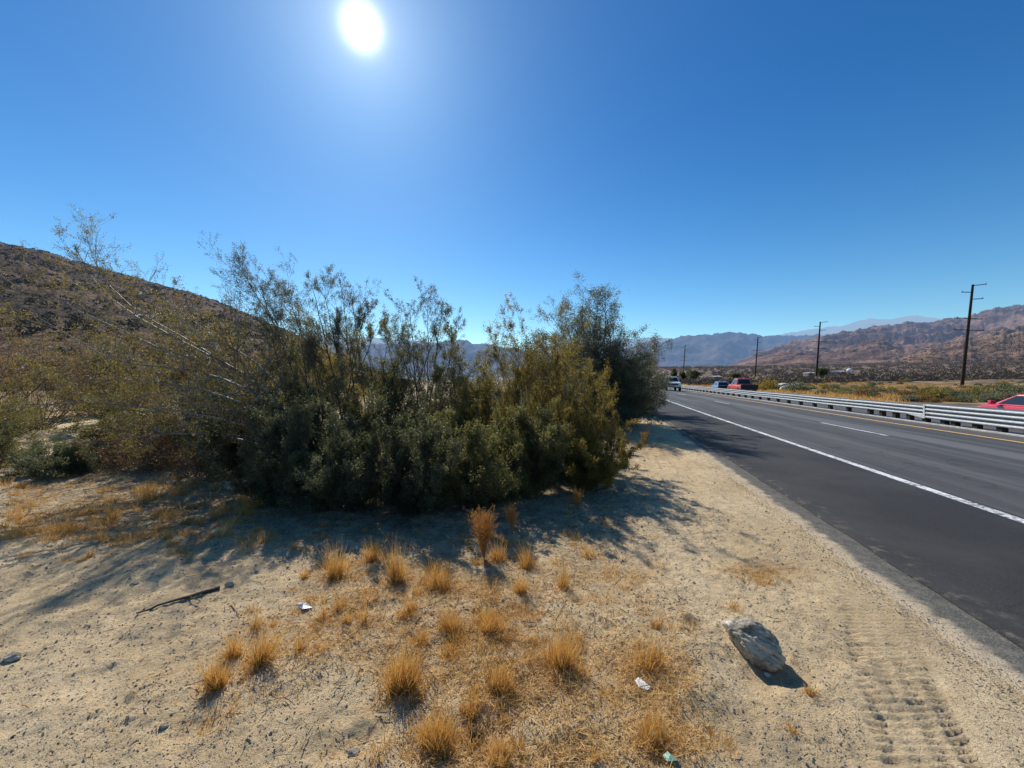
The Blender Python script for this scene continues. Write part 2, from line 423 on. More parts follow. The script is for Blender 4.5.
for b in ((698, 628, 14, 9, .95), (735, 722, 32, 22, .6), (690, 650, 30, 20, .25), (410, 515, 200, 34, 1.25), (340, 470, 260, 40, 1.0), (110, 480, 190, 16, .6), (560, 480, 80, 28, .9), (600, 440, 45, 18, .7), (240, 520, 60, 20, .6), (60, 745, 60, 25, .25), (640, 440, 40, 12, .3)):  # wide blobs under thicket and brush paint their shade; small ones are dark gravel
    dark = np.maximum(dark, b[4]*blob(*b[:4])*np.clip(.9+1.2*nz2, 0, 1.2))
for (p_, q_) in TRK:
    d_ = q_-p_; L_ = np.hypot(d_[0], d_[1]); d_ = d_/L_
    s_ = (gx-p_[0])*d_[0]+(gy-p_[1])*d_[1]; w_ = -(gx-p_[0])*d_[1]+(gy-p_[1])*d_[0]+.03*np.sin(s_*2.)
    lg = np.clip(np.sin((s_+.13*.6+w_*.8)*2*pi/.054)*1.8, 0, 1)
    tm_ = np.where((s_ > 0) & (s_ < L_), 1., 0)*np.maximum(np.exp(-((w_-.16)/.03)**4), np.exp(-((w_+.0)/.12)**4)*.45)*lg
    dark = np.maximum(dark, tm_*.8)
far = np.maximum(sst(23.3, 25.5, gu), sst(16, 40, -gu)*.75)
far = np.maximum(far, sst(14, 30, gv)*(gu < 2)*.7)
nu, nv = len(ua), len(va)
idx = np.arange(nu*nv).reshape(nu, nv)
Q = np.stack([idx[:-1, :-1], idx[1:, :-1], idx[1:, 1:], idx[:-1, 1:]], -1).reshape(-1, 4)
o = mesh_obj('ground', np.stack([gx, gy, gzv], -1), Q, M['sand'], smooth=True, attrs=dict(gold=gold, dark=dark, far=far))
tag(o, kind='structure')

# ---------------------------------------------------------------- road
RZ = -math.atan2(DX, DY)
def GRADE(v): return .0035*max(0.0, v-20)
def road_mesh(name, prof, v0, v1, mat, step=2.0, nea=.0, jag=None, kind='structure'):
    GR = GRADE
    vs = np.concatenate([np.arange(v0, 30, .25 if jag else 1.0), np.geomspace(30, v1, 60)]) if v1 > 40 else np.arange(v0, v1+.01, .25)
    n = len(prof); V = []
    for v in vs:
        for k, (u, z) in enumerate(prof):
            du = 0
            if jag and k in jag[0]: du = jag[1]*float(perlin(np.array([v*3.1]), np.array([4.2+0*v]))[0])+jag[1]*.6*float(perlin(np.array([v*.6]), np.array([1.2]))[0])
            V.append((u+du, v, z+GR(v)))
    Fc = np.array([(i*n+k, i*n+k+1, (i+1)*n+k+1, (i+1)*n+k) for i in range(len(vs)-1) for k in range(n-1)])
    o = mesh_obj(name, V, Fc, mat); o.rotation_euler = (0, 0, RZ)
    if kind: tag(o, kind=kind)
    return o
road_mesh('road_shoulder_strip', [(2.02, -.05), (2.14, -.004), (2.25, .006), (2.40, .010), (2.62, .006)], -8, 420, M['strip'], jag=((0, 1, 2), .05))
road_mesh('road', [(2.555, -.05), (2.56, .018), (2.62, .026), (3.5, .022), (4.85, .012), (8.36, .004), (10.0, -.06), (12.0, -.146), (13.45, -.19)], -20, 420, M['asphalt'], jag=((0, 1), .03))
road_mesh('median_kerb', [(13.45, -.25), (13.46, -.15), (13.48, -.14), (13.58, -.135), (13.60, -.20)], -20, 420, M['concrete'])
road_mesh('median', [(13.59, -.19), (14.6, -.225)], -20, 420, M['concrete'])
o = road_mesh('opposite_road', [(14.6, -.235), (22.6, -.25), (22.62, -.33)], -20, 420, M['asphalt'])
def zroad(u): return float(np.interp(u, [2.56, 3.5, 4.85, 8.36, 10, 12, 13.45], [.018, .022, .012, .004, -.06, -.146, -.19]))
road_mesh('road_edge_line', [(4.78, .017), (4.93, .017)], -20, 420, M['white'])
z1 = zroad(11.0)
road_mesh('median_edge_line', [(11.83, zroad(11.83)+.006), (12.01, zroad(12.01)+.008)], -20, 420, M['yellow'])
vd = 13.05
dashes = MB()
for k in range(-1, 20):
    a = 14.0+k*15.2; b = a+3.7; ga, gb_ = GRADE(a), GRADE(b)
    dashes.add([(8.29, a, .012+ga), (8.42, a, .009+ga), (8.42, b, .009+gb_), (8.29, b, .012+gb_)], [(0, 1, 2, 3)])
o = dashes.build('road_lane_line', M['white']); o.rotation_euler = (0, 0, RZ); tag(o, kind='structure')

# ---------------------------------------------------------------- guardrail
def guardrail():
    root = empty('guardrail', uv(14.0, 0, -.2), RZ)
    tag(root, 'long galvanised ribbed steel guardrail along the highway median, with dark blocks below', 'guardrail')
    def beam(ridges, z0, v0, v1, side, name='beam', u0=-.1, endz=None):
        # corrugated sheet: ridges stand out toward the traffic
        pr = []
        zt = z0
        for r in range(ridges):
            for fz, fu in ((0, .0), (.02, .0), (.038, .075), (.072, .083), (.100, .075), (.118, 0.0)):
                pr.append((fu, zt+fz))
            zt += .168
        pr.append((0, zt-.01))
        vs = [v0, v1] if endz is None else [v0, v1]
        V = []; n = len(pr)
        zc = z0
        nseg = max(1, int((v1-v0)/3.81)); vs = np.linspace(v0, v1, nseg+1)
        for i, v in enumerate(vs):
            wob = .008*math.sin(i*2.1)
            for fu, z in pr: V.append((side*(abs(u0)+fu), v, z+wob+GRADE(v)))
        for i, v in enumerate(vs):
            wob = .008*math.sin(i*2.1)
            for fu, z in pr: V.append((side*(abs(u0)+fu-.006), v, z+wob+GRADE(v)))
        N = len(vs)*n; Fc = []
        for i in range(len(vs)-1):
            for k in range(n-1):
                q = (i*n+k, i*n+k+1, (i+1)*n+k+1, (i+1)*n+k)
                Fc.append(q); Fc.append(tuple(N+j for j in q[::-1]))
            for k in (0, n-1):
                Fc.append((i*n+k, (i+1)*n+k, N+(i+1)*n+k, N+i*n+k))
        for k in range(n-1):
            Fc.append((k, k+1, N+k+1, N+k)); e = (len(vs)-1)*n
            Fc.append((e+k, e+k+1, N+e+k+1, N+e+k))
        groove_shade = [1. if abs(fu) < .01 else (.25 if z_ == 0 else 0.) for fu, z_ in pr]  # groove points carry painted shade
        mesh_obj(name, V, Fc, M['steel'], root, tint=np.tile(groove_shade, 2*len(vs)))
    for s in (-1, 1):
        beam(3, .285, 20.95, 300, s)
        beam(4, .20, -4, 20.9, s, u0=-.115)
    j = MB().box((-.206, 20.85, .20), (-.200, 20.95, .84))
    j.add([(-.19, 20.95, .20), (-.19, 20.95, .33), (-.19, 22.0, .33), (-.186, 20.95, .20), (-.186, 20.95, .33), (-.186, 22.0, .33)], [(0, 1, 2), (5, 4, 3), (0, 3, 4, 1), (1, 4, 5, 2), (2, 5, 3, 0)])
    j.build('splice_plate', M['steel'], root)
    vs = [7.2+.953*i for i in range(14)]+[20.1, 21.05, 22.0, 22.9, 23.85]+[24.78+1.905*i for i in range(80)]
    for v in vs:
        post = MB().box((-.075, v-.1, -.35+GRADE(v)), (.075, v+.1, .76+GRADE(v))).build('post', M['wood_post'], root, bevel=.008)
        for s in (-1, 1):
            MB().box((.077 if s > 0 else -.094, v-.11, -.28+GRADE(v)), (.094 if s > 0 else -.077, v+.11, .74+GRADE(v))).build('block', M['wood_post'], post, bevel=.006)
guardrail()

# ---------------------------------------------------------------- power poles
def power_pole(px, pyb, pyt, Y, lean, label):
    b = W(px, pyb, Y); zb = float(ground_z(np.array([b[0]]), np.array([b[1]]), False)[0])
    H = CAMZ+(HY-pyt)/F*Y-zb
    root = empty('power_pole', (b[0], b[1], zb), RZ)
    root.rotation_euler = (0, lean, RZ)
    tag(root, label, 'power pole', 'power poles beyond the highway')
    MB().bar((0, 0, -.5), (0, 0, H), .33, .21, 10).build('pole', M['pole'], root, smooth=False)
    def arm(z, a, b_, tilt=0., r=.075, vthick=1):
        c = MB().box((a, -.17 if vthick else -.1, -.075), (b_, -.05, .075)).build('crossarm', M['pole'], root, bevel=.01)
        c.location = (0, -.14, z); c.rotation_euler = (0, tilt, 0)
        for x in (a+.1, b_-.1) if abs(a+b_) < .6 else ((b_-.1 if abs(b_) > abs(a) else a+.1),):
            ins = MB()
            for kk in range(3): ins.bar((x, -.11, .08+kk*.09), (x, -.11, .12+kk*.09), .085, .05, 8)
            ins.bar((x, -.11, .0), (x, -.11, .36), .03, .03, 6)
            ins.build('insulator', M['chrome'], c)
    s = H/22.0
    arm(H-.25, 0, 2.2*s, -.15); arm(H-1.7*s, -2.0*s, 0, -.02); arm(H-3.2*s, 0, 1.9*s, -.1)
    arm(H-7.4*s, -2.3*s, 2.1*s, .02); arm(H-9.9*s, -2.6*s, 2.6*s, -.01)
    return root
power_pole(962, 383, 285, 87, radians(4.4), 'nearest and tallest power pole, leaning right, at the right of the photo')
power_pole(816, 376, 322, 143, radians(3.2), 'second nearest power pole, beside the dark tree and low houses')
power_pole(755, 373, 337, 200, radians(3.4), 'third power pole, rising just behind the red vehicle')
power_pole(683, 371, 345, 250, radians(3.0), 'farthest power pole, small, above the trees behind the white pickup')

# ---------------------------------------------------------------- vehicles
def vehicle(name, loc, rz, label, cat, L, Wd, zb, belt, roofz, hood_z, deck_z, cab, paint, rear_shade=False, wheel_r=.34, bed=False, front_vis=True):
    """x forward; cab = (x rear foot, x rear top, x front top, x windscreen foot)"""
    root = empty(name, loc, rz); tag(root, label, cat)
    w = Wd/2; x0, x1 = -L/2, L/2
    xr0, xr1, xf1, xf0 = cab
    def sec(x, ws, zt, zbm):
        a = w*ws
        return [(x, -a*.90, zbm), (x, a*.90, zbm), (x, a, zbm+.16), (x, a, zt-.22), (x, a*.97, zt-.06), (x, a*.86, zt), (x, -a*.86, zt), (x, -a*.97, zt-.06), (x, -a, zt-.22), (x, -a, zbm+.16)]
    b = MB(); st = [(x0, .84, deck_z-.12, zb+.16), (x0+.10, .95, deck_z-.03, zb+.05), (x0+.5, 1, deck_z, zb), (xr0-.02, 1, deck_z, zb), (xr0+.02, 1, belt, zb),
                    (xf0-.02, 1, belt, zb), (xf0+.35, 1, hood_z+.02, zb), (x1-.55, .99, hood_z-.03, zb), (x1-.15, .93, hood_z-.12, zb+.03), (x1-.02, .80, hood_z-.24, zb+.12)]
    b.loft([sec(*s) for s in st]); body = b.build('body', paint, root, smooth=False, bevel=.035)
    # cabin
    wr = w*.72
    c = MB()
    lo = [(xr0, -w*.93, belt-.03), (xf0, -w*.93, belt-.03), (xf0, w*.93, belt-.03), (xr0, w*.93, belt-.03)]
    hi = [(xr1, -wr, roofz-.05), (xf1, -wr, roofz-.05), (xf1, wr, roofz-.05), (xr1, wr, roofz-.05)]
    top = [(xr1+.15, -wr*.88, roofz), (xf1-.2, -wr*.88, roofz), (xf1-.2, wr*.88, roofz), (xr1+.15, wr*.88, roofz)]
    c.loft([lo, hi, top]); c.build('cabin', paint, root, bevel=.03)
    def pane(nm, i, j, m0, m1, t0=.14, t1=.90, off=.012):
        a, bq, cc, d = map(np.array, (lo[i], lo[j], hi[j], hi[i]))
        P = lambda s, t: (a*(1-s)+bq*s)*(1-t)+(d*(1-s)+cc*s)*t
        q = [P(m0, t0), P(m1, t0), P(m1, t1), P(m0, t1)]
        n = np.cross(q[1]-q[0], q[3]-q[0]); n /= np.linalg.norm(n)
        if np.dot(n, (q[0]+q[2])/2-np.array([(xr0+xf0)/2, 0, belt])) < 0: n = -n
        m = MB(); m.loft([[p+n*.002 for p in q], [p+n*off for p in q]]); m.build(nm, M['glass'], root)
    pane('windshield', 1, 2, .05, .95); pane('rear_window', 3, 0, .08, .92)
    for (i, j) in ((0, 1), (3, 2)):
        pane('side_window', i, j, .07, .47); pane('side_window', i, j, .51, .93)
    # wheels
    for sx in (x0+L*.19, x1-L*.18):
        for sy in (-1, 1):
            wh = empty('wheel', (sx, sy*(w-.12), wheel_r)); wh.parent = root
            MB().lathe_y((0, 0, 0), [(wheel_r*.6, -.12), (wheel_r*.94, -.12), (wheel_r, -.07), (wheel_r, .07), (wheel_r*.94, .12), (wheel_r*.6, .12)], 24).build('tyre', M['rubber'], wh)
            MB().lathe_y((0, 0, 0), [(.001, sy*.10), (wheel_r*.2, sy*.105), (wheel_r*.5, sy*.06), (wheel_r*.61, sy*.11)], 16).build('rim', M['rim'], wh)
            arch = MB(); arch.lathe_y((sx, sy*(w-.11), wheel_r+.02), [(.01, sy*.113), (wheel_r*1.16, sy*.113), (wheel_r*1.16, sy*.05)], 24); arch.build('wheel_arch', M['trim'], root)
    # front
    zg = hood_z-.32
    gr = MB(); gr.box((x1-.1, -w*.52, zg-.14), (x1+.03, w*.52, zg+.12)); gr.build('grille', M['chrome'], root, bevel=.01)
    for sy in (-1, 1):
        h = MB(); h.box((x1-.16, sy*w*.70-.15, zg-.04), (x1-.01, sy*w*.70+.15, zg+.13)); h.build('headlight', M['lamp'], root, bevel=.02)
        h = MB(); h.box((x0+.0, sy*w*.80-.1, deck_z-.34), (x0+.07, sy*w*.80+.08, deck_z-.12)); h.build('tail_light', M['taillamp'], root, bevel=.02)
        mr = MB(); mr.box((xf0-.42, sy*(w+.13)-.11, belt+.02), (xf0-.25, sy*(w+.13)+.09, belt+.02+(.26 if bed else .15))); mr.build('mirror', M['trim'] if bed else paint, root, bevel=.03)
    MB().box((x1-.12, -w*.93, zb+.08), (x1+.09, w*.93, zb+.30)).build('bumper', M['trim'] if not bed else M['rim'], root, bevel=.03)
    MB().box((x0-.08, -w*.9, zb+.15), (x0+.14, w*.9, zb+.36)).build('bumper', M['trim'], root, bevel=.03)
    if bed:
        MB().box((x0+.10, -w*.80, deck_z+.002), (xr0-.12, w*.80, deck_z+.03)).build('bed_cover', M['trim'], root, bevel=.01)
    if rear_shade:
        MB().box((x0-.03, -w*.97, zb+.20), (x0+.12, w*.97, deck_z-.02)).build('shaded_tailgate', M['trim'], root, bevel=.02)  # black panel over the back, painting in the shade on the rear
    return root
HD = math.atan2(DY, DX)     # heading along the road
white = mat_carpaint('white_car_paint', (.80, .80, .79)); redp = mat_carpaint('red_car_paint', (.78, .10, .045))
crim = mat_carpaint('crimson_car_paint', (.72, .03, .07)); blue = mat_carpaint('pale_blue_car_paint', (.30, .42, .60))
p = uv(9.75, 62.5, zroad(10.2)+.012+GRADE(60))
vehicle('pickup_truck', p, HD+pi, 'white pickup truck driving toward the camera in the far lane beside the shrub', 'pickup truck', 6.0, 2.08, .55, 1.35, 2.12, 1.32, 1.33, (-.55, -.35, 1.0, 1.55), white, wheel_r=.43, bed=True)
vehicle('pickup_truck', uv(17.6, 56.5, -.235+GRADE(56)), HD, 'orange red pickup driving away beyond the guardrail, its back in shadow', 'pickup truck', 5.6, 2.0, .50, 1.25, 2.0, 1.22, 1.22, (-1.0, -.75, .75, 1.35), redp, rear_shade=True, wheel_r=.40, bed=True)
vehicle('car', uv(17.8, 67.0, -.235+GRADE(67)-.1), HD, 'small pale blue car ahead of the red pickup, beyond the guardrail', 'car', 4.6, 1.85, .32, 1.0, 1.62, .98, 1.05, (-1.9, -1.3, .35, 1.05), blue, rear_shade=True, wheel_r=.33)
vehicle('car', uv(17.4, 20.0, -.30), HD, 'bright red sedan cut by the right edge of the photo, beyond the guardrail', 'car', 4.8, 1.86, .30, .94, 1.43, .90, 1.0, (-1.75, -.95, .55, 1.45), crim, wheel_r=.34)

# ---------------------------------------------------------------- plants
def grow(start, d, L, K, wig, up, r0, r1):
    N = len(start); P = np.zeros((N, K, 3)); P[:, 0] = start; d = nrm(d)
    for k in range(1, K):
        d = nrm(d+rng.normal(0, wig, (N, 3))+np.array([0, 0, up]))
        P[:, k] = P[:, k-1]+d*(L/(K-1))[:, None]
    R = r0[:, None]*(1-np.linspace(0, 1, K)[None])+r1[:, None]*np.linspace(0, 1, K)[None]
    return P, R
def spawn(P, R, n, t0, t1, spread, Lf, K, wig, up, bias=None, lenpow=.6, rf=.6):
    N, Kp, _ = P.shape; M_ = N*n
    pi_ = np.repeat(np.arange(N), n)
    t = rng.uniform(t0, t1, M_)*(Kp-1); i = np.minimum(t.astype(int), Kp-2); f = (t-i)[:, None]
    a = P[pi_, i]; b = P[pi_, i+1]; st = a*(1-f)+b*f
    T = nrm(b-a); side = nrm(np.cross(T, rng.normal(0, 1, (M_, 3))))
    sp = rng.uniform(spread*.5, spread*1.2, M_)[:, None]
    d = nrm(T*np.cos(sp)+side*np.sin(sp)+(0 if bias is None else bias))
    plen = np.linalg.norm(np.diff(P, axis=1), axis=2).sum(1)[pi_]
    L = plen*Lf*rng.uniform(.55, 1.25, M_)*(1.15-lenpow*t/(Kp-1))
    rr = (R[pi_, i]*(1-f[:, 0])+R[pi_, i+1]*f[:, 0])*rf
    return grow(st, d, L, K, wig, up, rr, rr*.45), pi_
def leaves(P, per, size, t0=.1, spread=.6, clump=None, aspect=.42, off=.0):
    N, K, _ = P.shape; m = N*per; pi_ = np.repeat(np.arange(N), per)
    t = rng.uniform(t0, 1, m)*(K-1); i = np.minimum(t.astype(int), K-2); f = (t-i)[:, None]
    a = P[pi_, i]; b = P[pi_, i+1]; c = a*(1-f)+b*f+rng.normal(0, 1, (m, 3))*off
    T = nrm(b-a); d = nrm(T+rng.normal(0, spread, (m, 3))); s = nrm(np.cross(d, rng.normal(0, 1, (m, 3))))
    l = (size*rng.uniform(.6, 1.4, m))[:, None]
    V = np.stack([c, c+d*l*.5+s*l*aspect*.5, c+d*l, c+d*l*.5-s*l*aspect*.5], 1)
    tint = (clump[pi_] if clump is not None else 0)+rng.normal(0, .17, m)
    return V.reshape(-1, 3), np.arange(m*4).reshape(m, 4), np.repeat(np.clip(tint, 0, 1), 4)
def resample(pts, K):
    pts = np.array(pts, float); s = np.r_[0, np.cumsum(np.linalg.norm(np.diff(pts, axis=0), axis=1))]
    t = np.linspace(0, s[-1], K); P = np.stack([np.interp(t, s, pts[:, k]) for k in range(3)], 1)
    Q = P.copy(); Q[1:-1] = (P[:-2]+2*P[1:-1]+P[2:])/4
    Q[1:-1] += rng.normal(0, .012*s[-1]/K*3, Q[1:-1].shape); return Q
def merge(parts):
    V = []; Q = []; T = []; b = 0
    for v, q, t in parts:
        V.append(v); Q.append(q+b); T.append(t); b += len(v)
    return np.concatenate(V), np.concatenate(Q), np.concatenate(T)

def shrub(name, base, label, cat='bush', stems=None, n=14, h=2.0, spreadxy=.6, lean=(0, 0), r=.018, lv=((8, .45, .5), (8, .4, .5)), per=14, size=.022,
          leafm='leaf', barkm='bark', up=.12, wig=.10, tstart=.3, tint=.4, tvar=.2, gravity=0., extra_leaf=None, group=None, subtw=3, leafspread=.6, K0=8, lowtint=-.15, w=None, off=.012, aspect=.5, lr=(.72, 1.12)):
    """a shrub: woody stems that fork twice, then leafy twigs"""
    base = np.array(base, float); base[2] = gz(base[0], base[1])
    root = empty(name, base); tag(root, label, cat, group)
    if stems is None:
        az = rng.uniform(0, 2*pi, n); tl = rng.uniform(.0, 1, n)**.75*spreadxy
        d = np.stack([np.cos(az)*np.sin(tl)+lean[0], np.sin(az)*np.sin(tl)+lean[1], np.cos(tl)], 1)
        d = nrm(d); ww = w or h*.6
        L = rng.uniform(lr[0], lr[1], n)/np.sqrt((d[:, 2]/h)**2+(1-d[:, 2]**2)/ww**2)
        st = rng.normal(0, .06, (n, 3))*np.array([1, 1, 0])-np.array([0, 0, .05])
        P0, R0 = grow(st, d, L, K0, wig*.7, up*.4, np.full(n, r)*rng.uniform(.6, 1.2, n), np.full(n, r*.25))
    else:
        P0 = np.stack([resample(np.array(s)-base, 12) for s in stems]); N0 = len(P0)
        R0 = r*rng.uniform(.7, 1.1, N0)[:, None]*np.linspace(1, .22, 12)[None]
    wood = [(*tubes(P0, R0, 6), None)]
    cur = (P0, R0); alltw = []
    ci = np.arange(len(P0)); t_0 = tstart
    for li, (cnt, Lf, sp) in enumerate(lv):
        (P1, R1), pi_ = spawn(cur[0], cur[1], cnt, t_0, 1.0, sp, Lf, 6, wig, up-gravity)
        wood.append((*tubes(P1, R1, 4), None)); cur = (P1, R1); t_0 = .15
    (P2, R2), pi_ = spawn(cur[0], cur[1], subtw, .1, 1.0, .6, .55, 4, wig, up-gravity)
    R2 = np.maximum(R2, .0012)
    wood.append((*tubes(P2, R2, 3), None))
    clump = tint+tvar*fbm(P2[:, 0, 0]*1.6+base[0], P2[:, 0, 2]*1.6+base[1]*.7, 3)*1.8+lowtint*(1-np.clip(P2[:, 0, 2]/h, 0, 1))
    LV = leaves(P2, per, size, .05, leafspread, clump, off=off, aspect=aspect)
    wv, wq, _ = merge([(a, b, np.zeros(len(a))) for a, b, _ in wood])
    mesh_obj('branches', wv, wq, M[barkm], root)
    k = np.minimum.reduce([LV[0][i::4, 2] for i in range(4)]) > -.02
    Qk = LV[1][k]
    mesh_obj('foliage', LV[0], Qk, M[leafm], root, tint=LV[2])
    return root

# A - sprawling creosote whose limbs sweep to the upper left
def WS(l, Y0, dY=0.0): return [W(px, py, Y0+dY*i) for i, (px, py) in enumerate(l)]
bA = G(298, 482)
A = [WS([(302, 478), (288, 402), (230, 366), (165, 332), (118, 306), (92, 284), (82, 268), (76, 246)], 6.6, -.03),
     WS([(302, 478), (280, 398), (215, 355), (150, 318), (108, 292), (100, 276), (96, 262)], 6.5, 0),
     WS([(300, 478), (290, 412), (215, 372), (130, 366), (85, 348), (40, 318)], 6.6, -.12),
     WS([(300, 478), (285, 420), (205, 388), (120, 378), (60, 385)], 6.6, -.15),
     WS([(298, 480), (278, 430), (190, 412), (95, 402), (20, 405)], 6.5, -.2),
     WS([(298, 480), (265, 445), (190, 432), (110, 440)], 6.5, -.2),
     WS([(303, 478), (300, 410), (255, 360), (205, 330), (170, 300)], 6.9, .1),
     WS([(303, 478), (290, 420), (240, 380), (160, 350), (60, 300), (10, 290)], 7.0, .15)]
shrub('creosote_bush', bA, 'sprawling creosote bush whose long bare limbs sweep up to the left', stems=A, h=3.2, r=.030, barkm='limb',
      lv=((17, .22, .95), (9, .55, .8)), per=12, size=.020, leafm='leaf_olive', tstart=.22, tint=.38, tvar=.4, up=.10, wig=.20, subtw=3, off=.02, leafspread=1., aspect=.55)
# top sprig against the sky
bS = W(96, 290, 6.45)
# B - tall feathery stems leaning left
def fan(base, tops, Y):
    out = []
    for (tx, ty, dy) in tops:
        b = W(base[0]+rng.uniform(-22, 22), base[1], Y); t = W(tx, ty, Y+dy)
        m1 = b*.62+t*.38+np.array([(b-t)[0]*.10, 0, .0]); m2 = b*.3+t*.7+np.array([(b-t)[0]*.05, 0, -.02])
        out.append([b, m1, m2, t])
    return out
feath = dict(lv=((9, .30, .70), (9, .45, .65)), per=15, aspect=.5, up=.12, wig=.14, leafspread=.8, off=.02)
B = fan((335, 478), [(240, 264, .3), (262, 292, .3), (284, 290, .0), (250, 285, .6), (228, 300, .2), (300, 318, -.3), (268, 330, -.2), (310, 345, -.4), (272, 300, .5)], 6.9)
shrub('desert_broom', G(335, 478), 'tallest feathery shrub, its bare stems fanning left against the sky', stems=B, h=3.2, r=.019, size=.019, leafm='leaf_grey', tstart=.6, tint=.42, tvar=.25, **feath)
B = fan((350, 455), [(312, 286, .4), (325, 296, -.1), (340, 278, 0), (352, 300, .4), (366, 310, 0), (330, 320, -.4), (378, 325, .2), (300, 300, .2)], 8.3)
shrub('desert_broom', G(350, 458), 'upright feathery shrub with dark stems right of the tallest one', stems=B, h=3.6, r=.021, size=.022, leafm='leaf_grey', tstart=.5, tint=.4, tvar=.25, **feath)
C_ = fan((415, 455), [(395, 324, .1), (410, 308, 0), (428, 300, .2), (442, 308, .3), (456, 332, 0), (405, 340, -.3), (385, 335, .2), (434, 330, -.2)], 8.4)
shrub('desert_broom', G(415, 458), 'upright grey green shrub with a rounded feathery top, centre of the thicket', stems=C_, h=3.4, r=.020, size=.022, leafm='leaf_grey', tstart=.45, tint=.5, tvar=.25, **feath)
# D - dark front mass, E/F - olive creosote to the right: (px, Y, half width, height)
for px, Y, w_, h, lab, tm, lm, nm in (
        (282, 5.40, .85, 1.45, 'dark dense shrub at the front left of the thicket', .30, 'leaf_dark', 'desert_shrub'),
        (345, 5.12, .85, 1.25, 'dark shrub in the very front of the thicket, its foot in deep shade', .25, 'leaf_dark', 'desert_shrub'),
        (408, 5.05, .85, 1.38, 'dark shrub at the front centre of the thicket, left of the rusty weed', .35, 'leaf_dark', 'desert_shrub'),
        (466, 5.20, .85, 1.15, 'dark leafy shrub with yellowish tips, right behind the rusty weed', .50, 'leaf', 'desert_shrub'),
        (526, 5.60, .90, 1.30, 'low dark olive bush at the front right of the thicket', .35, 'leaf', 'creosote_bush'),
        (586, 6.15, .80, 1.40, 'low yellow green bush at the right corner of the thicket', .60, 'leaf_olive', 'creosote_bush'),
        (255, 7.10, 1.2, 2.10, 'dark shrub at the left foot of the tall feathery stems', .30, 'leaf_dark', 'desert_shrub'),
        (325, 7.00, 1.1, 2.55, 'dark shrub wrapped round the stems of the tallest feathery shrub', .30, 'leaf_dark', 'desert_shrub'),
        (385, 7.10, 1.1, 2.60, 'dark green shrub below the two upright feathery ones', .38, 'leaf', 'desert_shrub'),
        (448, 7.30, 1.2, 2.25, 'mid green shrub between the feathery stems and the olive bushes', .42, 'leaf', 'creosote_bush'),
        (505, 7.60, 1.45, 2.75, 'broad olive green creosote bush in the middle right of the thicket', .45, 'leaf_olive', 'creosote_bush'),
        (562, 7.50, 1.3, 2.75, 'golden olive creosote bush at the right edge of the thicket', .62, 'leaf_olive', 'creosote_bush')):
    b_ = np.array([(px-512)/F*Y, Y, 0.])
    shrub(nm, b_, lab, n=34, h=h, w=w_, spreadxy=1.3, r=.011, lv=((9, .38, .62), (8, .40, .6)), per=11, size=.0175+.0006*Y,
          leafm=lm, tstart=.15, tint=tm, tvar=.45, up=.13, wig=.13, off=.022, leafspread=1.0, aspect=.6)
def bush(nm, px, Y, w_, h, lab, lm, tm, n=28, per=11, cat='bush', sz=.0042, bk='bark', t0=.15, up=.08, r=.018, sp=1.3, wig=.12, lr=(.72, 1.12)):
    shrub(nm, np.array([(px-512)/F*Y, Y, 0.]), lab, cat=cat, n=n, h=h, w=w_, spreadxy=sp, r=r, lv=((9, .40, .8), (7, .46, .8)), per=int(per*1.15), size=sz*Y*.82,
          leafm=lm, barkm=bk, tstart=t0, tint=tm, tvar=.4, up=up*.3, wig=wig*1.15, off=.004*Y, leafspread=1.0, aspect=.6, lr=lr)
bush('creosote_bush', 525, 10.6, 1.6, 3.5, 'grey green bush with a loose crown behind the broad olive one', 'leaf_grey', .3, t0=.25)
bush('desert_shrub', 455, 11.5, 1.6, 2.9, 'rounded grey bush seen in the gap between the feathery shrubs and the olive ones', 'leaf_grey', .35)
bush('palo_verde', 597, 14.4, 2.4, 5.1, 'tall airy grey green desert tree leaning over the road shoulder', 'leaf_grey', .35, n=64, per=12, cat='tree', sz=.0034, t0=.35, lr=(.85, 1.0), r=.035, wig=.16, sp=1.3)
bush('desert_shrub', 606, 13.6, 1.7, 2.9, 'dark rounded shrub at the foot of the airy tree by the road', 'leaf_dark', .4, n=34, sz=.0036)
bush('desert_shrub', 632, 19.0, 2.2, 3.5, 'grey shrub with drooping twigs behind the airy tree, next to the white pickup', 'leaf_grey', .4, sz=.0034, up=.0)
bush('desert_shrub', 560, 17.0, 2.8, 4.4, 'wide grey bush far behind the thicket, left of the airy tree', 'leaf_grey', .3, sz=.0036)
# H - left brush
for px, Y, w_, h, lab, lm, bk, per, tm in (
        (-15, 7.3, 1.0, 1.25, 'low dark green brush at the left edge of the photo', 'leaf', 'bark', 4, .35),
        (70, 7.2, 1.1, .5, 'low dark leafy brush under the sweeping limbs, left of the wiry ones', 'leaf_dark', 'bark', 7, .45),
        (150, 7.2, 1.3, .9, 'half dead wiry brush under the sweeping limbs', 'leaf_rust', 'deadwood', 2, .3),
        (215, 7.1, 1.2, 1.15, 'wiry grey brush with bare twigs, left of the tallest feathery shrub', 'leaf_rust', 'bark', 3, .3),
        (135, 8.8, 1.3, 1.3, 'dark green brush behind the wiry dead one', 'leaf', 'bark', 5, .35),
        (205, 8.6, 1.4, 1.9, 'grey green brush behind the bare twigged one', 'leaf_grey', 'bark', 5, .3)):
    bush('desert_shrub', px, Y, w_, h, lab, lm, tm, n=34, per=per, bk=bk, t0=.1, up=.03, r=.009, wig=.18)
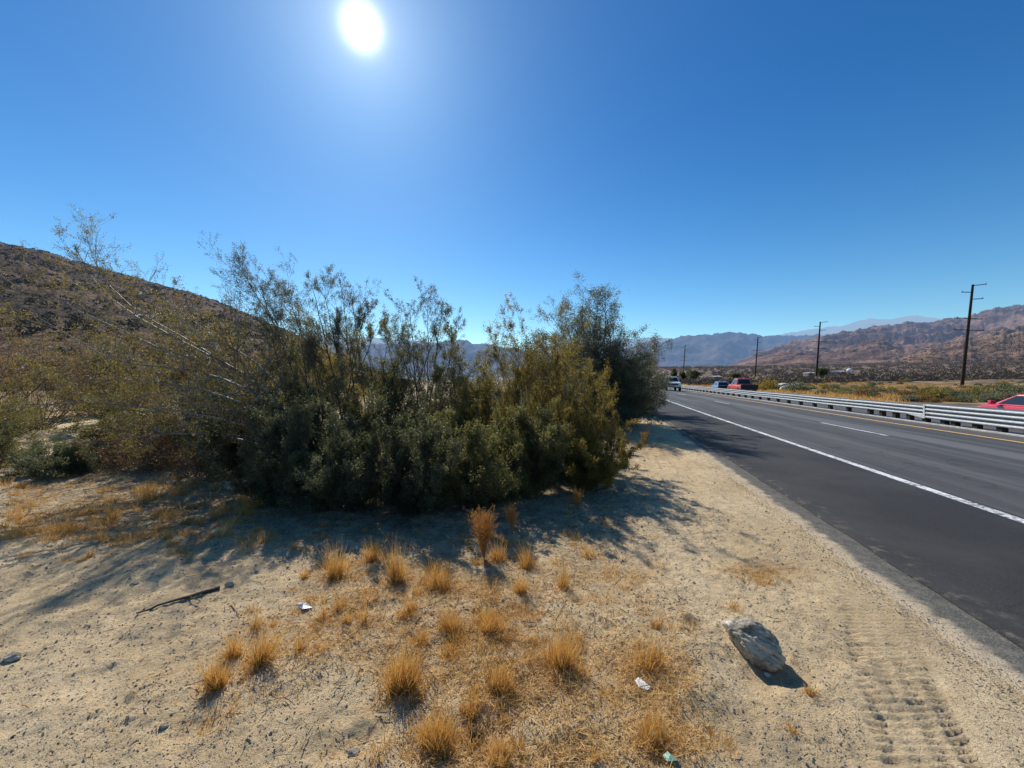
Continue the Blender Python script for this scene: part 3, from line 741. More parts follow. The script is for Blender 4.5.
for px, Y, w_, h, lab, lm, tm, per in (
        (-15, 9.8, 1.9, 3.9, 'tall olive bush with yellowing leaves at the far left, behind the brush', 'leaf_olive', .55, 4),
        (40, 13.0, 2.0, 4.5, 'rusty brown seed covered bush behind the sweeping limbs at the left', 'leaf_rust', .35, 4),
        (120, 12.0, 2.2, 3.9, 'olive and yellow bush farther back, behind the sweeping limbs', 'leaf_olive', .5, 4),
        (195, 11.0, 2.0, 3.4, 'brownish bush farther back, left of the tallest feathery shrub', 'leaf_rust', .45, 5),
        (260, 10.0, 1.8, 3.1, 'olive bush farther back, behind the bare feathery stems', 'leaf_olive', .4, 9),
        (110, 19.0, 2.6, 4.2, 'dull green bush far back on the flat at the left', 'leaf_grey', .3, 8),
        (165, 16.0, 2.2, 4.2, 'dull green bush far back, between the brownish bush and the olive one', 'leaf', .4, 8),
        (330, 16.0, 2.3, 4.0, 'dull olive bush far behind the feathery shrubs', 'leaf_olive', .3, 9)):
    bush('creosote_bush', px, Y, w_, h, lab, lm, tm, n=21, per=per, sz=.0040, wig=.14, up=.15)

# orange upright weed
def weed(px, py, h, label, mat='rustweed', n=34, sp=.38, name='dry_weed'):
    base = G(px, py); base[2] = gz(base[0], base[1]); root = empty(name, base); tag(root, label, 'weed')
    az = rng.uniform(0, 2*pi, n); tl = rng.uniform(.02, sp, n)
    d = np.stack([np.cos(az)*np.sin(tl), np.sin(az)*np.sin(tl), np.cos(tl)], 1)
    P, R = grow(np.zeros((n, 3)), d, h*rng.uniform(.5, .88, n), 7, .07, .03, np.full(n, .0035), np.full(n, .001))
    (P1, R1), _ = spawn(P, R, 14, .38, 1, .75, .42, 5, .14, .10, lenpow=.75)
    R1 = np.maximum(R1, .0009)
    v, q, _ = merge([(*tubes(P, R, 4), np.zeros(1)), (*tubes(P1, R1, 3), np.zeros(1))])
    mesh_obj('stems', v, q, M[mat], root, tint=rng.uniform(0, .6, len(v)))
    lv = leaves(P1, 12, .009, .1, .9, off=.004); mesh_obj('seed_heads', *lv[:2], M[mat], root, tint=np.clip(lv[2]+.5, 0, 1))
weed(484, 560, .56, 'upright rusty orange dry weed shaped like a broom, in front of the dark thicket')
weed(512, 535, .38, 'thin dry brown weed at the shaded foot of the thicket, right of the rusty one', n=16, sp=.2)
weed(645, 446, .5, 'thin brown weed standing on the sand below the roadside tree', n=18, sp=.3)
weed(578, 508, .33, 'small brown weed on the sand at the right corner of the thicket', n=18, sp=.45)

# ---------------------------------------------------------------- dry grass
def blades(c, rad, n, h, lean=.5, width=.0032, K=4, flat=0.):
    az = rng.uniform(0, 2*pi, n); rr = np.sqrt(rng.uniform(0, 1, n))*rad
    st = np.stack([c[0]+np.cos(az)*rr, c[1]+np.sin(az)*rr, np.zeros(n)], 1)
    st[:, 2] = ground_z(st[:, 0], st[:, 1])-.004
    a2 = az+rng.normal(0, .9, n); tl = np.abs(rng.normal(0, lean, n))+flat
    d = np.stack([np.cos(a2)*np.sin(tl), np.sin(a2)*np.sin(tl), np.maximum(np.cos(tl), .03)], 1)
    L = h*rng.uniform(.2, 1.15, n)**1.2*(1-.2*(rr/max(rad, 1e-3))**2)
    bz = rng.uniform(0, 2*pi); d = nrm(d+np.array([cos(bz), sin(bz), 0])*rng.uniform(0, .45))
    P, _ = grow(st, d, L, K, .13, -.03, np.ones(n), np.ones(n))
    P[:, :, 2] = np.maximum(P[:, :, 2], st[:, None, 2]+.003)
    s = nrm(np.cross(nrm(P[:, -1]-P[:, 0]), rng.normal(0, 1, (n, 3))))[:, None]
    wd = (width*rng.uniform(.6, 1.3, n))[:, None, None]*np.linspace(1, .15, K)[None, :, None]
    V = np.stack([P-s*wd, P+s*wd], 2)         # n,K,2,3
    idx = np.arange(n*K*2).reshape(n, K, 2)
    Q = np.stack([idx[:, :-1, 0], idx[:, :-1, 1], idx[:, 1:, 1], idx[:, 1:, 0]], -1).reshape(-1, 4)
    t = np.repeat(np.clip(rng.normal(.45, .25, n), 0, 1), K*2)
    t = np.clip(t.reshape(n, K, 2)+np.linspace(-.25, .3, K)[None, :, None], 0, 1).ravel()
    return V.reshape(-1, 3), Q, t
TUFTS = [ # px, py(base), px radius, px height, blades, label
 (212, 688, 13, 34, 380, 'dry golden grass tuft standing alone, farthest to the left on the open sand'),
 (233, 658, 11, 26, 240, 'golden grass tuft touching the left side of a taller slim one'),
 (258, 668, 12, 44, 420, 'tall slim golden grass tuft casting a long shadow, beside a shorter one'),
 (254, 628, 9, 22, 150, 'small grass tuft behind the tall slim one, below the fallen stick'),
 (296, 655, 7, 22, 90, 'thin sparse grass tuft between the tall slim one and the wrapper'),
 (322, 618, 6, 20, 80, 'thin grass tuft just right of the silver wrapper'),
 (338, 612, 6, 20, 90, 'thin grass sprig second to the right of the silver wrapper'),
 (335, 575, 14, 36, 380, 'bushy golden tuft at the thicket shadow edge, leftmost of the three'),
 (371, 562, 12, 22, 260, 'low golden tuft between two bushier ones at the edge of the thicket shadow'),
 (397, 582, 14, 38, 480, 'dense pointed golden tuft in front of the thicket, rightmost of the three'),
 (364, 622, 5, 26, 90, 'single slim grass sprig standing below the dense pointed tuft'),
 (440, 588, 22, 26, 520, 'wide low golden tuft at the left of the rusty weed'),
 (408, 612, 10, 18, 160, 'small tuft just below the dense pointed tuft'),
 (500, 560, 14, 22, 300, 'golden tuft at the right foot of the rusty broom shaped weed'),
 (529, 568, 11, 24, 360, 'round golden tuft with a dark shadow, right of the rusty weed'),
 (521, 594, 9, 24, 220, 'narrow golden tuft directly below the round one, right of the rusty weed'),
 (563, 588, 10, 24, 180, 'leaning golden tuft nearest the bare sand, right of the rusty weed'),
 (489, 634, 18, 28, 380, 'golden tuft in the middle of the straw covered patch'),
 (402, 690, 24, 42, 900, 'large bushy tuft with dark roots, at the left of the straw covered patch'),
 (452, 632, 18, 26, 300, 'ragged tuft at the upper left of the straw covered patch'),
 (562, 668, 20, 34, 620, 'dome shaped golden tuft throwing a dark shadow at its right, in the straw patch'),
 (498, 690, 24, 24, 420, 'low spreading tuft below the centre of the straw patch'),
 (436, 752, 26, 36, 800, 'bushy golden tuft near the bottom edge of the photo, beside a small black clump'),
 (648, 668, 28, 22, 420, 'flattened pale golden grass mat above the white paper scrap'),
 (655, 742, 24, 26, 420, 'ragged grass clump beside the pale green scrap at the bottom'),
 (812, 696, 8, 13, 150, 'little grass tuft in front of the big rock, to its right'),
 (794, 738, 14, 9, 140, 'tiny flat grass tuft on the bare sand below the big rock'),
 (110, 522, 7, 22, 160, 'small orange grass tuft in the striped shade at the left'),
 (150, 500, 20, 20, 260, 'brownish grass tuft in the shade below the low brush at the left'),
 (252, 508, 13, 24, 200, 'grass tuft at the shadow edge beside the long dark stone'),
 (222, 538, 14, 20, 150, 'thin grass tuft among the stripes of shade, centre left'),
 (590, 556, 14, 16, 160, 'low tuft at the right corner of the thicket shadow'),
 (735, 612, 12, 12, 120, 'low dry tuft right behind the big rock'),
 (500, 764, 22, 20, 300, 'low pale grass mat at the bottom edge, right of the bushy bottom tuft'),
 (596, 762, 12, 12, 120, 'tiny tuft at the bottom edge left of the pale green scrap'),
]
for px, py, rp, hp, n, lab in TUFTS:
    c = G(px, py); h = hp/F*c[1]*1.15; rad = rp/F*c[1]*.75
    sub = [blades(c, rad*.55, int(n*.45), h, lean=.24, width=.0019)]
    for q in range(3 if n > 150 else 0):
        aa = rng.uniform(0, 6.28); cc = c+np.array([cos(aa), sin(aa)*.7, 0])*rad*rng.uniform(.35, .7)
        sub.append(blades(cc, rad*.4, int(n*.18), h*rng.uniform(.6, .9), lean=.4, width=.0019))
    V, Q, t = merge(sub)
    V2, Q2, t2 = blades(c, rad*1.5, n//3, h*.45, lean=.9, width=.0022)
    V, Q, t = merge([(V, Q, t), (V2, Q2, t2)])
    zc = gz(c[0], c[1]); o = mesh_obj('grass_tuft', V-np.array([c[0], c[1], zc]), Q, M['straw'], tint=t, loc=(c[0], c[1], zc))
    tag(o, lab, 'grass tuft', 'dry grass tufts on the sand')

# matted straw lying on the sand: uncountable
mat = []
for px, py, rx, ry, n in ((450, 640, 110, 45, 7000), (560, 690, 110, 50, 7000), (400, 590, 80, 28, 2500), (520, 590, 80, 25, 2500), (650, 680, 40, 30, 2400),
                          (660, 745, 40, 25, 1800), (500, 755, 120, 20, 3200), (610, 575, 60, 25, 1500), (250, 500, 120, 22, 1500), (640, 445, 40, 14, 900),
                          (760, 573, 36, 9, 900), (290, 655, 60, 35, 1200), (350, 620, 60, 30, 1500), (640, 620, 60, 30, 900), (120, 540, 100, 30, 800), (830, 640, 150, 90, 350), (130, 690, 130, 60, 400)):
    n = int(n*1.35); qx = px+rng.normal(0, rx*.55, n); qy = np.maximum(py+rng.normal(0, ry*.55, n), 425)
    Y = F*CAMZ/(qy-HY); X = (qx-512)/F*Y
    m = fbm(X*3.1, Y*3.1, 3) > rng.uniform(-.45, .3, n); X = X[m]; Y = Y[m]; k = len(X)
    st = np.stack([X, Y, ground_z(X, Y)+rng.uniform(.001, .012, k)], 1)
    a = rng.uniform(0, 2*pi, k); d = np.stack([np.cos(a), np.sin(a), rng.normal(.08, .28, k)], 1)
    L = rng.uniform(.015, .075, k); P, _ = grow(st, d, L, 3, .25, -.04, np.ones(k), np.ones(k))
    s = nrm(np.cross(nrm(P[:, -1]-P[:, 0]), np.array([0, 0, 1.])+rng.normal(0, .4, (k, 3))))[:, None]
    wd = rng.uniform(.0008, .0021, k)[:, None, None]*np.array([1, 1, .3])[None, :, None]
    V = np.stack([P-s*wd, P+s*wd], 2); idx = np.arange(k*6).reshape(k, 3, 2)
    Q = np.stack([idx[:, :-1, 0], idx[:, :-1, 1], idx[:, 1:, 1], idx[:, 1:, 0]], -1).reshape(-1, 4)
    mat.append((V.reshape(-1, 3), Q, np.repeat(np.clip(rng.normal(.5, .3, k), 0, 1), 6)))
V, Q, t = merge(mat)
tag(mesh_obj('straw_litter', V, Q, M['straw_pale'], tint=t), 'matted dry straw scattered over the sand', 'grass', kind='stuff')
mat = []
for px, py, rx, ry, n, dk_ in ((380, 512, 250, 22, 5000, 0), (130, 492, 180, 30, 5000, 0), (600, 500, 60, 40, 1200, 0), (450, 620, 200, 90, 1300, 0), (640, 440, 50, 18, 900, 0)):
    qx = px+rng.normal(0, rx*.6, n); qy = np.maximum(py+rng.normal(0, ry*.7, n), 425); Y = F*CAMZ/(qy-HY); X = (qx-512)/F*Y; k = len(X)
    st = np.stack([X, Y, ground_z(X, Y)+rng.uniform(.001, .014, k)], 1); a = rng.uniform(0, 2*pi, k)
    d = np.stack([np.cos(a), np.sin(a), rng.normal(.05, .2, k)], 1); P, _ = grow(st, d, rng.uniform(.02, .13, k), 3, .22, -.03, np.ones(k), np.ones(k))
    V, Q = tubes(P, np.repeat(rng.uniform(.0008, .0026, k)[:, None], 3, 1), 3); mat.append((V, Q, np.zeros(len(V))))
V, Q, t = merge(mat); tag(mesh_obj('twig_litter', V, Q, M['deadwood']), 'dead twigs and leaf litter under and around the thicket', 'litter', kind='stuff')
# short sparse grass in the same area
sg = []
for k in range(620):
    px = rng.normal(480, 110); py = rng.normal(645, 60)
    if rng.uniform() < .35: px = rng.uniform(0, 620); py = rng.uniform(470, 560)
    if py < 485: continue
    c = G(px, min(py, 775)); nn_ = float(perlin(np.array([c[0]*1.7]), np.array([c[1]*1.7]))[0])
    if nn_ < rng.uniform(-.4, .25): continue
    sg.append(blades(c, rng.uniform(.02, .10), int(rng.integers(20, 130)), rng.uniform(.03, .12), lean=rng.uniform(.3, 1.1), width=.0018))
for k in range(190):
    c = G(rng.uniform(-5, 270), rng.uniform(466, 545)); sg.append(blades(c, rng.uniform(.03, .16), int(rng.integers(30, 150)), rng.uniform(.05, .17), lean=.5, width=.0022))
V, Q, t = merge(sg)
tag(mesh_obj('short_grass', V, Q, M['straw'], tint=t), 'short sparse dry grass growing over the sand', 'grass', kind='stuff')

# ---------------------------------------------------------------- gravel, stones, rock
OCT = np.array([(1, 0, 0), (-1, 0, 0), (0, 1, 0), (0, -1, 0), (0, 0, 1), (0, 0, -1)], float)
OF = np.array([(0, 2, 4), (2, 1, 4), (1, 3, 4), (3, 0, 4), (2, 0, 5), (1, 2, 5), (3, 1, 5), (0, 3, 5)])
def pebbles(X, Y, S, zf=None):
    n = len(X); z = ground_z(X, Y) if zf is None else zf
    V = OCT[None]*rng.uniform(.55, 1.25, (n, 6, 1))*S[:, None, None]*np.array([1, .8, .6])
    a = rng.uniform(0, 2*pi, n); ca, sa = np.cos(a)[:, None], np.sin(a)[:, None]
    x = V[..., 0]*ca-V[..., 1]*sa; y = V[..., 0]*sa+V[..., 1]*ca
    V = np.stack([x+X[:, None], y+Y[:, None], V[..., 2]+(z+S*.15)[:, None]], -1)
    Q = OF[None]+6*np.arange(n)[:, None, None]
    return V.reshape(-1, 3), Q.reshape(-1, 3), np.repeat(np.clip(rng.beta(1.5, 1.6, n), 0, 1), 6)
n = 34000
qx = rng.uniform(-40, 1064, n); qy = 425+rng.beta(1.1, 1.0, n)*360
Y = F*CAMZ/(qy-HY); X = (qx-512)/F*Y; u_, v_ = to_uv(X, Y)
m = (u_ < 2.15) & (fbm(X*2, Y*2, 3) > rng.uniform(-.6, .3, n)) & off_track(X, Y); X = X[m]; Y = Y[m]
S = (.0022+.011*rng.beta(1, 5, len(X))*1.3)*np.clip(Y/2.6, .8, 2.2)
g1 = pebbles(X, Y, S)
n = 9000; vv = .8+rng.beta(1, 2.2, n)*16; u2 = 2.18+rng.normal(0, .14, n); u2 = u2[:]; k = u2 < 2.55
p = uv(u2[k], vv[k]); S = (.003+.011*rng.beta(1, 5, k.sum()))
g2 = pebbles(p[:, 0], p[:, 1], S, np.where(u2[k] > 2.08, .006, ground_z(p[:, 0], p[:, 1])))
n = 11000; qx = rng.uniform(-40, 1064, n); qy = 440+rng.beta(1.3, 1.0, n)*345; Y = F*CAMZ/(qy-HY); X = (qx-512)/F*Y; u_, v_ = to_uv(X, Y)
m = (u_ < 2.1) & (fbm(X*1.5+7, Y*1.5, 3) > rng.uniform(-.5, .4, n)) & off_track(X, Y); X = X[m]; Y = Y[m]
g3 = pebbles(X, Y, (.005+.011*rng.beta(1, 4, len(X)))*np.clip(Y/2.6, .8, 1.8)); g3 = (g3[0], g3[1], g3[2]*.5+.25)
V, Q, t = merge([g1, g2, g3])
tag(mesh_obj('gravel', V, Q, M['stone'], tint=t), 'fine loose gravel and pebbles on the sand and road edge', 'gravel', kind='stuff')

def icosphere(sub=4):
    import bmesh
    bm = bmesh.new(); bmesh.ops.create_icosphere(bm, subdivisions=sub, radius=1)
    V = np.array([v.co[:] for v in bm.verts]); Fc = np.array([[v.index for v in f.verts] for f in bm.faces]); bm.free(); return V, Fc
def rock(name, loc, size, rz, label, cat, mat='rock', sub=4, rough=.22, seed=0., sink=.25, tilt=0., tints=None, smooth=True):
    V, Fc = icosphere(sub)
    for i in range(9):      # planed facets
        r = np.random.default_rng(int(seed*10)+i*7+3); d = r.normal(0, 1, 3); d /= np.linalg.norm(d)
        k = V@d; lim = r.uniform(.62, .88); V = V-np.outer(np.maximum(k-lim, 0)*.85, d)
    n = fbm(V[:, 0]*1.3+seed, V[:, 1]*1.3+V[:, 2]*1.7, 4); n2 = fbm(V[:, 0]*4+seed, V[:, 2]*4+V[:, 1]*3.1, 3, ridged=True)
    n3 = fbm(V[:, 0]*9+seed, V[:, 2]*9-V[:, 1]*7, 3)
    V = V*(1+rough*n+rough*.38*n2+rough*.10*n3)[:, None]*np.array(size)
    ct, s_ = cos(tilt), sin(tilt); V = np.stack([V[:, 0]*ct+V[:, 2]*s_, V[:, 1], -V[:, 0]*s_+V[:, 2]*ct], 1)
    loc = np.array([loc[0], loc[1], gz(loc[0], loc[1])+size[2]*(1-2*sink)])
    o = mesh_obj(name, V, Fc, M[mat], tint=np.zeros(len(V)) if tints is None else tints(V), smooth=smooth, loc=loc)
    o.rotation_euler = (0, 0, rz); tag(o, label, cat); return o
rc = G(753, 652)
rock('boulder', rc, (.185, .10, .12), radians(-50), 'large jagged grey rock with a pale upper end, half sunk in the sand', 'rock', sub=6, seed=2.3, sink=.27, tilt=radians(8), rough=.30,
     tints=lambda V: np.clip(sst(-.08, -.15, V[:, 0])*1.0, 0, 1))  # pale tip, brightened to paint in direct sun on that end
rock('stone', G(228, 587), (.035, .026, .025), .3, 'dark stone at the right end of the fallen stick', 'stone', sub=3, seed=1.)
rock('stone', G(238, 490), (.23, .10, .10), .1, 'long dark stone lying in the shade below the thicket at the left', 'stone', sub=4, seed=5.)
rock('stone', G(8, 663), (.045, .03, .022), .1, 'dark stone at the left edge of the photo', 'stone', sub=3, seed=3.)
rock('stone', G(352, 752), (.028, .02, .018), .1, 'small dark stone in a dent of the sand at the bottom', 'stone', sub=3, seed=4.)
rock('stone', G(769, 667), (.022, .018, .014), .5, 'pale pebble at the near edge of the hollow under the big rock', 'stone', sub=3, seed=6., tints=lambda V: np.full(len(V), .7))
rock('stone', G(1006, 657), (.045, .03, .02), .5, 'dark broken lump of asphalt on the pavement edge at the right', 'stone', sub=3, seed=7.)
rock('stone', G(920, 593), (.04, .02, .015), .5, 'small lump of broken asphalt on the gravel strip beside the road', 'stone', sub=3, seed=8.)
rock('stone', G(132, 587), (.03, .02, .014), .5, 'small dark stone on the sand left of the fallen stick', 'stone', sub=3, seed=9.)
rock('stone', G(161, 728), (.02, .015, .014), .5, 'small dark stone near the lower left, below the leftmost tuft', 'stone', sub=3, seed=11.)
# pale blocky rocks seen past the brush at the left
for i, (px, py, s, lab) in enumerate(((38, 428, .35, 'pale flat rock between the brush at the left'), (62, 440, .28, 'smaller pale rock in front of the flat one at the left'))):
    rock('rock', G(px, py), (s, s*.5, s*.4), .3, lab, 'rock', sub=3, seed=12+i, tints=lambda V: np.full(len(V), .6))
# fallen stick
a = G(134, 618); b = G(218, 590)
P = resample([a, a*.6+b*.4+np.array([0, .01, 0]), a*.3+b*.7+np.array([0, -.012, 0]), b], 14)
P[:, 2] = ground_z(P[:, 0], P[:, 1])+.014
V1, Q1 = tubes(P[None], (np.linspace(.006, .014, 14)*rng.uniform(.85, 1.15, 14))[None], 7)
o = mesh_obj('stick', V1, Q1, M['darkbark']); tag(o, 'long dark fallen stick lying on the open sand at the left', 'stick')
P2 = resample([P[8], P[8]+np.array([.06, -.05, .02]), P[8]+np.array([.14, -.07, .005])], 6)
V2, Q2 = tubes(P2[None], np.linspace(.005, .002, 6)[None], 5); mesh_obj('side_twig', V2, Q2, M['darkbark'], o)
def twig(px0, py0, px1, py1, label, r=.003, mat='deadwood', bow=.03):
    a = G(px0, py0); b = G(px1, py1); m = (a+b)/2+np.array([bow, bow*.5, 0]); P = resample([a, m, b], 10)
    P[:, 2] = ground_z(P[:, 0], P[:, 1])+.005; V1, Q1 = tubes(P[None], np.linspace(r, r*.4, 10)[None], 5)
    tag(mesh_obj('twig', V1, Q1, M[mat]), label, 'twig')
twig(402, 640, 446, 600, 'long pale curved twig lying across the straw patch', .0035, bow=-.05)
twig(362, 654, 382, 646, 'short dark twig left of the straw patch', .003, 'darkbark', .0)
twig(228, 607, 237, 620, 'small grey curved twig between the stick and the wrapper', .004, 'deadwood', .01)
twig(556, 622, 575, 565, 'thin pale stalk curving over the sand right of the leaning tuft', .002, 'deadwood', .06)
# rubbish
def scrap(name, px, py, pts, mat, label, h=.012, fold=.5):
    c = G(px, py); z = gz(c[0], c[1])+.012; n = len(pts); h = h*.45; V = [(0, 0, h)]; Fc = []
    for i, (x, y) in enumerate(pts): V.append((x, y, h*fold*math.sin(i*2.3)))
    for i in range(n): Fc.append((0, 1+i, 1+(i+1) % n))
    o = mesh_obj(name, V, Fc, M[mat], loc=(c[0], c[1], z)); s = o.modifiers.new('s', 'SOLIDIFY'); s.thickness = .0015
    tag(o, label, 'litter'); return o
scrap('paper_scrap', 644, 689, [(-.035, .03), (-.01, .045), (.025, .02), (.035, -.025), (.012, -.04), (-.025, -.01)], 'paper', 'small white paper scrap on the sand left of the big rock', .03)
scrap('plastic_scrap', 657, 741, [(-.025, .015), (.02, .03), (.026, -.02), (-.012, -.028)], 'greenp', 'pale green plastic scrap in the dry grass at the bottom', .015)
scrap('foil_wrapper', 302, 608, [(-.07, .03), (-.01, .045), (.06, .0), (.085, -.03), (.02, -.045), (-.045, -.005)], 'silver', 'crumpled silver wrapper on the sand among thin grass tufts', .02, .9)
scrap('plastic_bottle_scrap', 672, 765, [(-.03, .01), (-.005, .022), (.03, .008), (.028, -.018), (-.02, -.018)], 'greenp', 'pale crushed plastic scrap at the bottom edge below the grass clump', .03, .9)
# small black burnt clump at the bottom
c = G(476, 740); V, Q, t = blades(c, .03, 160, .07, lean=.8, width=.003)
zc = gz(c[0], c[1]); tag(mesh_obj('burnt_clump', V-np.array([c[0], c[1], zc]), Q, M['darkbark'], tint=t, loc=(c[0], c[1], zc)), 'small black clump of roots beside the bottom grass tuft', 'clump')

# ---------------------------------------------------------------- scrub beyond the highway
def scrub_proto(seed, n, size, w, h):
    r = np.random.default_rng(seed)
    az = r.uniform(0, 2*pi, n); q = r.uniform(0, 1, n)**.45; el = np.arccos(r.uniform(0, 1, n))
    rad = 1+.35*perlin(np.cos(az)*1.5+seed, np.sin(az)*1.5+el)
    c = np.stack([np.cos(az)*np.sin(el)*w*q*rad, np.sin(az)*np.sin(el)*w*q*rad, np.cos(el)*h*q*rad+.04*h], 1)
    d = nrm(c*np.array([1, 1, 1.5])+r.normal(0, .5*w, (n, 3))); s = nrm(np.cross(d, r.normal(0, 1, (n, 3))))
    l = (size*r.uniform(.5, 1.4, n))[:, None]
    V = np.stack([c, c+d*l*.5+s*l*.25, c+d*l, c+d*l*.5-s*l*.25], 1).reshape(-1, 3)
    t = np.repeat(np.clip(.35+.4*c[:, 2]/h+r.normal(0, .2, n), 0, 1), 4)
    return V, np.arange(n*4).reshape(n, 4), t
protos = []
for i, (lm, w, h) in enumerate((('leaf_grey', .9, .9), ('leaf', 1.1, 1.3), ('leaf_rust', 1.0, .8), ('leaf_olive', 1.2, 1.1), ('leaf_dark', 1.2, 1.0))):
    V, Q, t = scrub_proto(i+1, 1500, .16, w, h)
    me = mesh_obj('desert_shrub', V, Q, M[lm], tint=t); protos.append(me.data); bpy.data.objects.remove(me)
def place_scrub(px, Y, s, k, label, group=None, sz=1.):
    x = (px-512)/F*Y; z = float(ground_z(np.array([x]), np.array([Y]), False)[0])
    root = bpy.data.objects.new('desert_shrub', protos[k]); COL.objects.link(root); root.location = (x, Y, z-.05)
    root.scale = (s, s, s*sz); root.rotation_euler = (0, 0, rng.uniform(0, 6.28)); tag(root, label, 'bush', group); return root
place_scrub(946, 36, 1.1, 4, 'large dark bush standing right behind the bend in the guardrail')
place_scrub(930, 38, 1.2, 2, 'brown half dry bush joined to the large dark one behind the guardrail')
place_scrub(1008, 44, 1.3, 4, 'dark green bush just above the roof of the red sedan')
place_scrub(868, 42, 1.1, 2, 'orange brown dry bush behind the middle of the guardrail')
place_scrub(795, 62, 1.5, 4, 'dark bush right of the red pickup, beside pale rocks')
place_scrub(770, 70, 1.6, 3, 'broad olive bush directly right of the red pickup')
GL = {0: 'low grey green shrub on the dry flat beyond the guardrail', 1: 'leafy green shrub on the dry flat beyond the guardrail', 2: 'dry rusty shrub on the dry flat beyond the guardrail',
      3: 'olive yellow shrub on the dry flat beyond the guardrail', 4: 'dark green shrub on the dry flat beyond the guardrail'}
cnt = 0
while cnt < 230:
    Y = 32+130*rng.uniform()**1.7; px = rng.uniform(645, 1040); x = (px-512)/F*Y; u_, v_ = to_uv(x, Y)
    if u_ < 25.5: continue
    k = int(rng.choice(5, p=[.25, .04, .33, .05, .33])); place_scrub(px, Y, rng.uniform(.35, .95), k, GL[k], 'shrubs on the flat beyond the guardrail', rng.uniform(.7, 1.1)); cnt += 1
# far scrub: one uncountable mass
parts = []
sp = [scrub_proto(20+i, 46, .55, 1.0, .8) for i in range(5)]
for i in range(3400):
    Y = 120+900*rng.uniform()**1.6; px = rng.uniform(560, 1150); x = (px-512)/F*Y; u_, v_ = to_uv(x, Y)
    if u_ < 26: continue
    V, Q, t = sp[i % 5]; a = rng.uniform(0, 6.28); s = rng.uniform(.6, 1.7)*(1+Y/700)
    parts.append((x, Y, s, a, i % 5))
xs = np.array([p[0] for p in parts]); ys = np.array([p[1] for p in parts]); zs = ground_z(xs, ys, False)
mm = []
for (x, Y, s, a, k), z in zip(parts, zs):
    V, Q, t = sp[k]; ca, sa = cos(a), sin(a)
    mm.append((np.stack([(V[:, 0]*ca-V[:, 1]*sa)*s+x, (V[:, 0]*sa+V[:, 1]*ca)*s+Y, V[:, 2]*s+z], 1), Q, t))
V, Q, t = merge(mm)
def mat_farscrub():
    t_ = NT('far_scrub'); f = t_.attr('tint'); p = t_.pos(); n = t_.noise(p, .05, 3)
    c = t_.mix(f, (.075, .055, .038), (.20, .15, .10)); c = t_.mix(t_.ramp(n, .5, .6, 0, .8), c, t_.mix(f, (.08, .055, .035), (.20, .15, .09)))
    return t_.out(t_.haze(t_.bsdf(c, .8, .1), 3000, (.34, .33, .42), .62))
M['farscrub'] = mat_farscrub()
def mat_hs():
    t_ = NT('hillside_scrub'); f = t_.attr('tint')
    return t_.out(t_.haze(t_.bsdf(t_.mix(f, (.03, .024, .016), (.12, .085, .045)), .8, .1), 9000))
M['hillscrub'] = mat_hs()
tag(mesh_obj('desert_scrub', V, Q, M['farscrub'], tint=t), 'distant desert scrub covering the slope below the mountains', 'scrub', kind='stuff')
# dry grass on the flat beyond the rail
gg = []
n = 9000; uu = 24+rng.uniform(0, 1, n)**1.3*55; vv = rng.uniform(8, 170, n); p = uv(uu, vv); X, Y = p[:, 0], p[:, 1]
m = fbm(X*.09, Y*.09, 3) > rng.uniform(-.2, .35, n); X = X[m]; Y = Y[m]; k = len(X); Z = ground_z(X, Y, False)
st = np.repeat(np.stack([X, Y, Z], 1), 9, 0)+np.stack([rng.normal(0, .16, k*9), rng.normal(0, .16, k*9), np.zeros(k*9)], 1)
d = rng.normal(0, .35, (k*9, 3))+np.array([0, 0, 1.]); L = rng.uniform(.2, .55, k*9)[:, None]; d = nrm(d)
s = nrm(np.cross(d, rng.normal(0, 1, (k*9, 3))))*rng.uniform(.02, .05, k*9)[:, None]
V = np.stack([st-s, st+s, st+d*L], 1).reshape(-1, 3)
tag(mesh_obj('dry_grassland', V, np.arange(len(V)).reshape(-1, 3), M['straw'], tint=np.repeat(rng.uniform(0, .9, k*9), 3)), 'golden dry grass on the flat beyond the guardrail', 'grass', kind='stuff')
# pale rocks on that flat
for i, (px, Y, s, lab) in enumerate(((783, 78, 1.1, 'pale boulder on the flat, left of the second nearest power pole'), (793, 82, .9, 'pale rounded boulder just right of its larger neighbour on the flat'),
                                (787, 66, .8, 'grey boulder in front of the two pale ones on the flat'), (668, 90, .6, 'pale boulder behind the white pickup'))):
    x = (px-512)/F*Y; V, Fc = icosphere(3); V = V*(1+.3*fbm(V[:, 0]*1.5+i, V[:, 1]*1.5+V[:, 2], 3))[:, None]*np.array([s*1.4, s, s*.75])
    tag(mesh_obj('boulder', V, Fc, M['rock'], tint=np.full(len(V), .75), smooth=False, loc=(x, Y, float(ground_z(np.array([x]), np.array([float(Y)]), False)[0])+s*.3)), lab, 'rock', 'pale boulders on the flat')

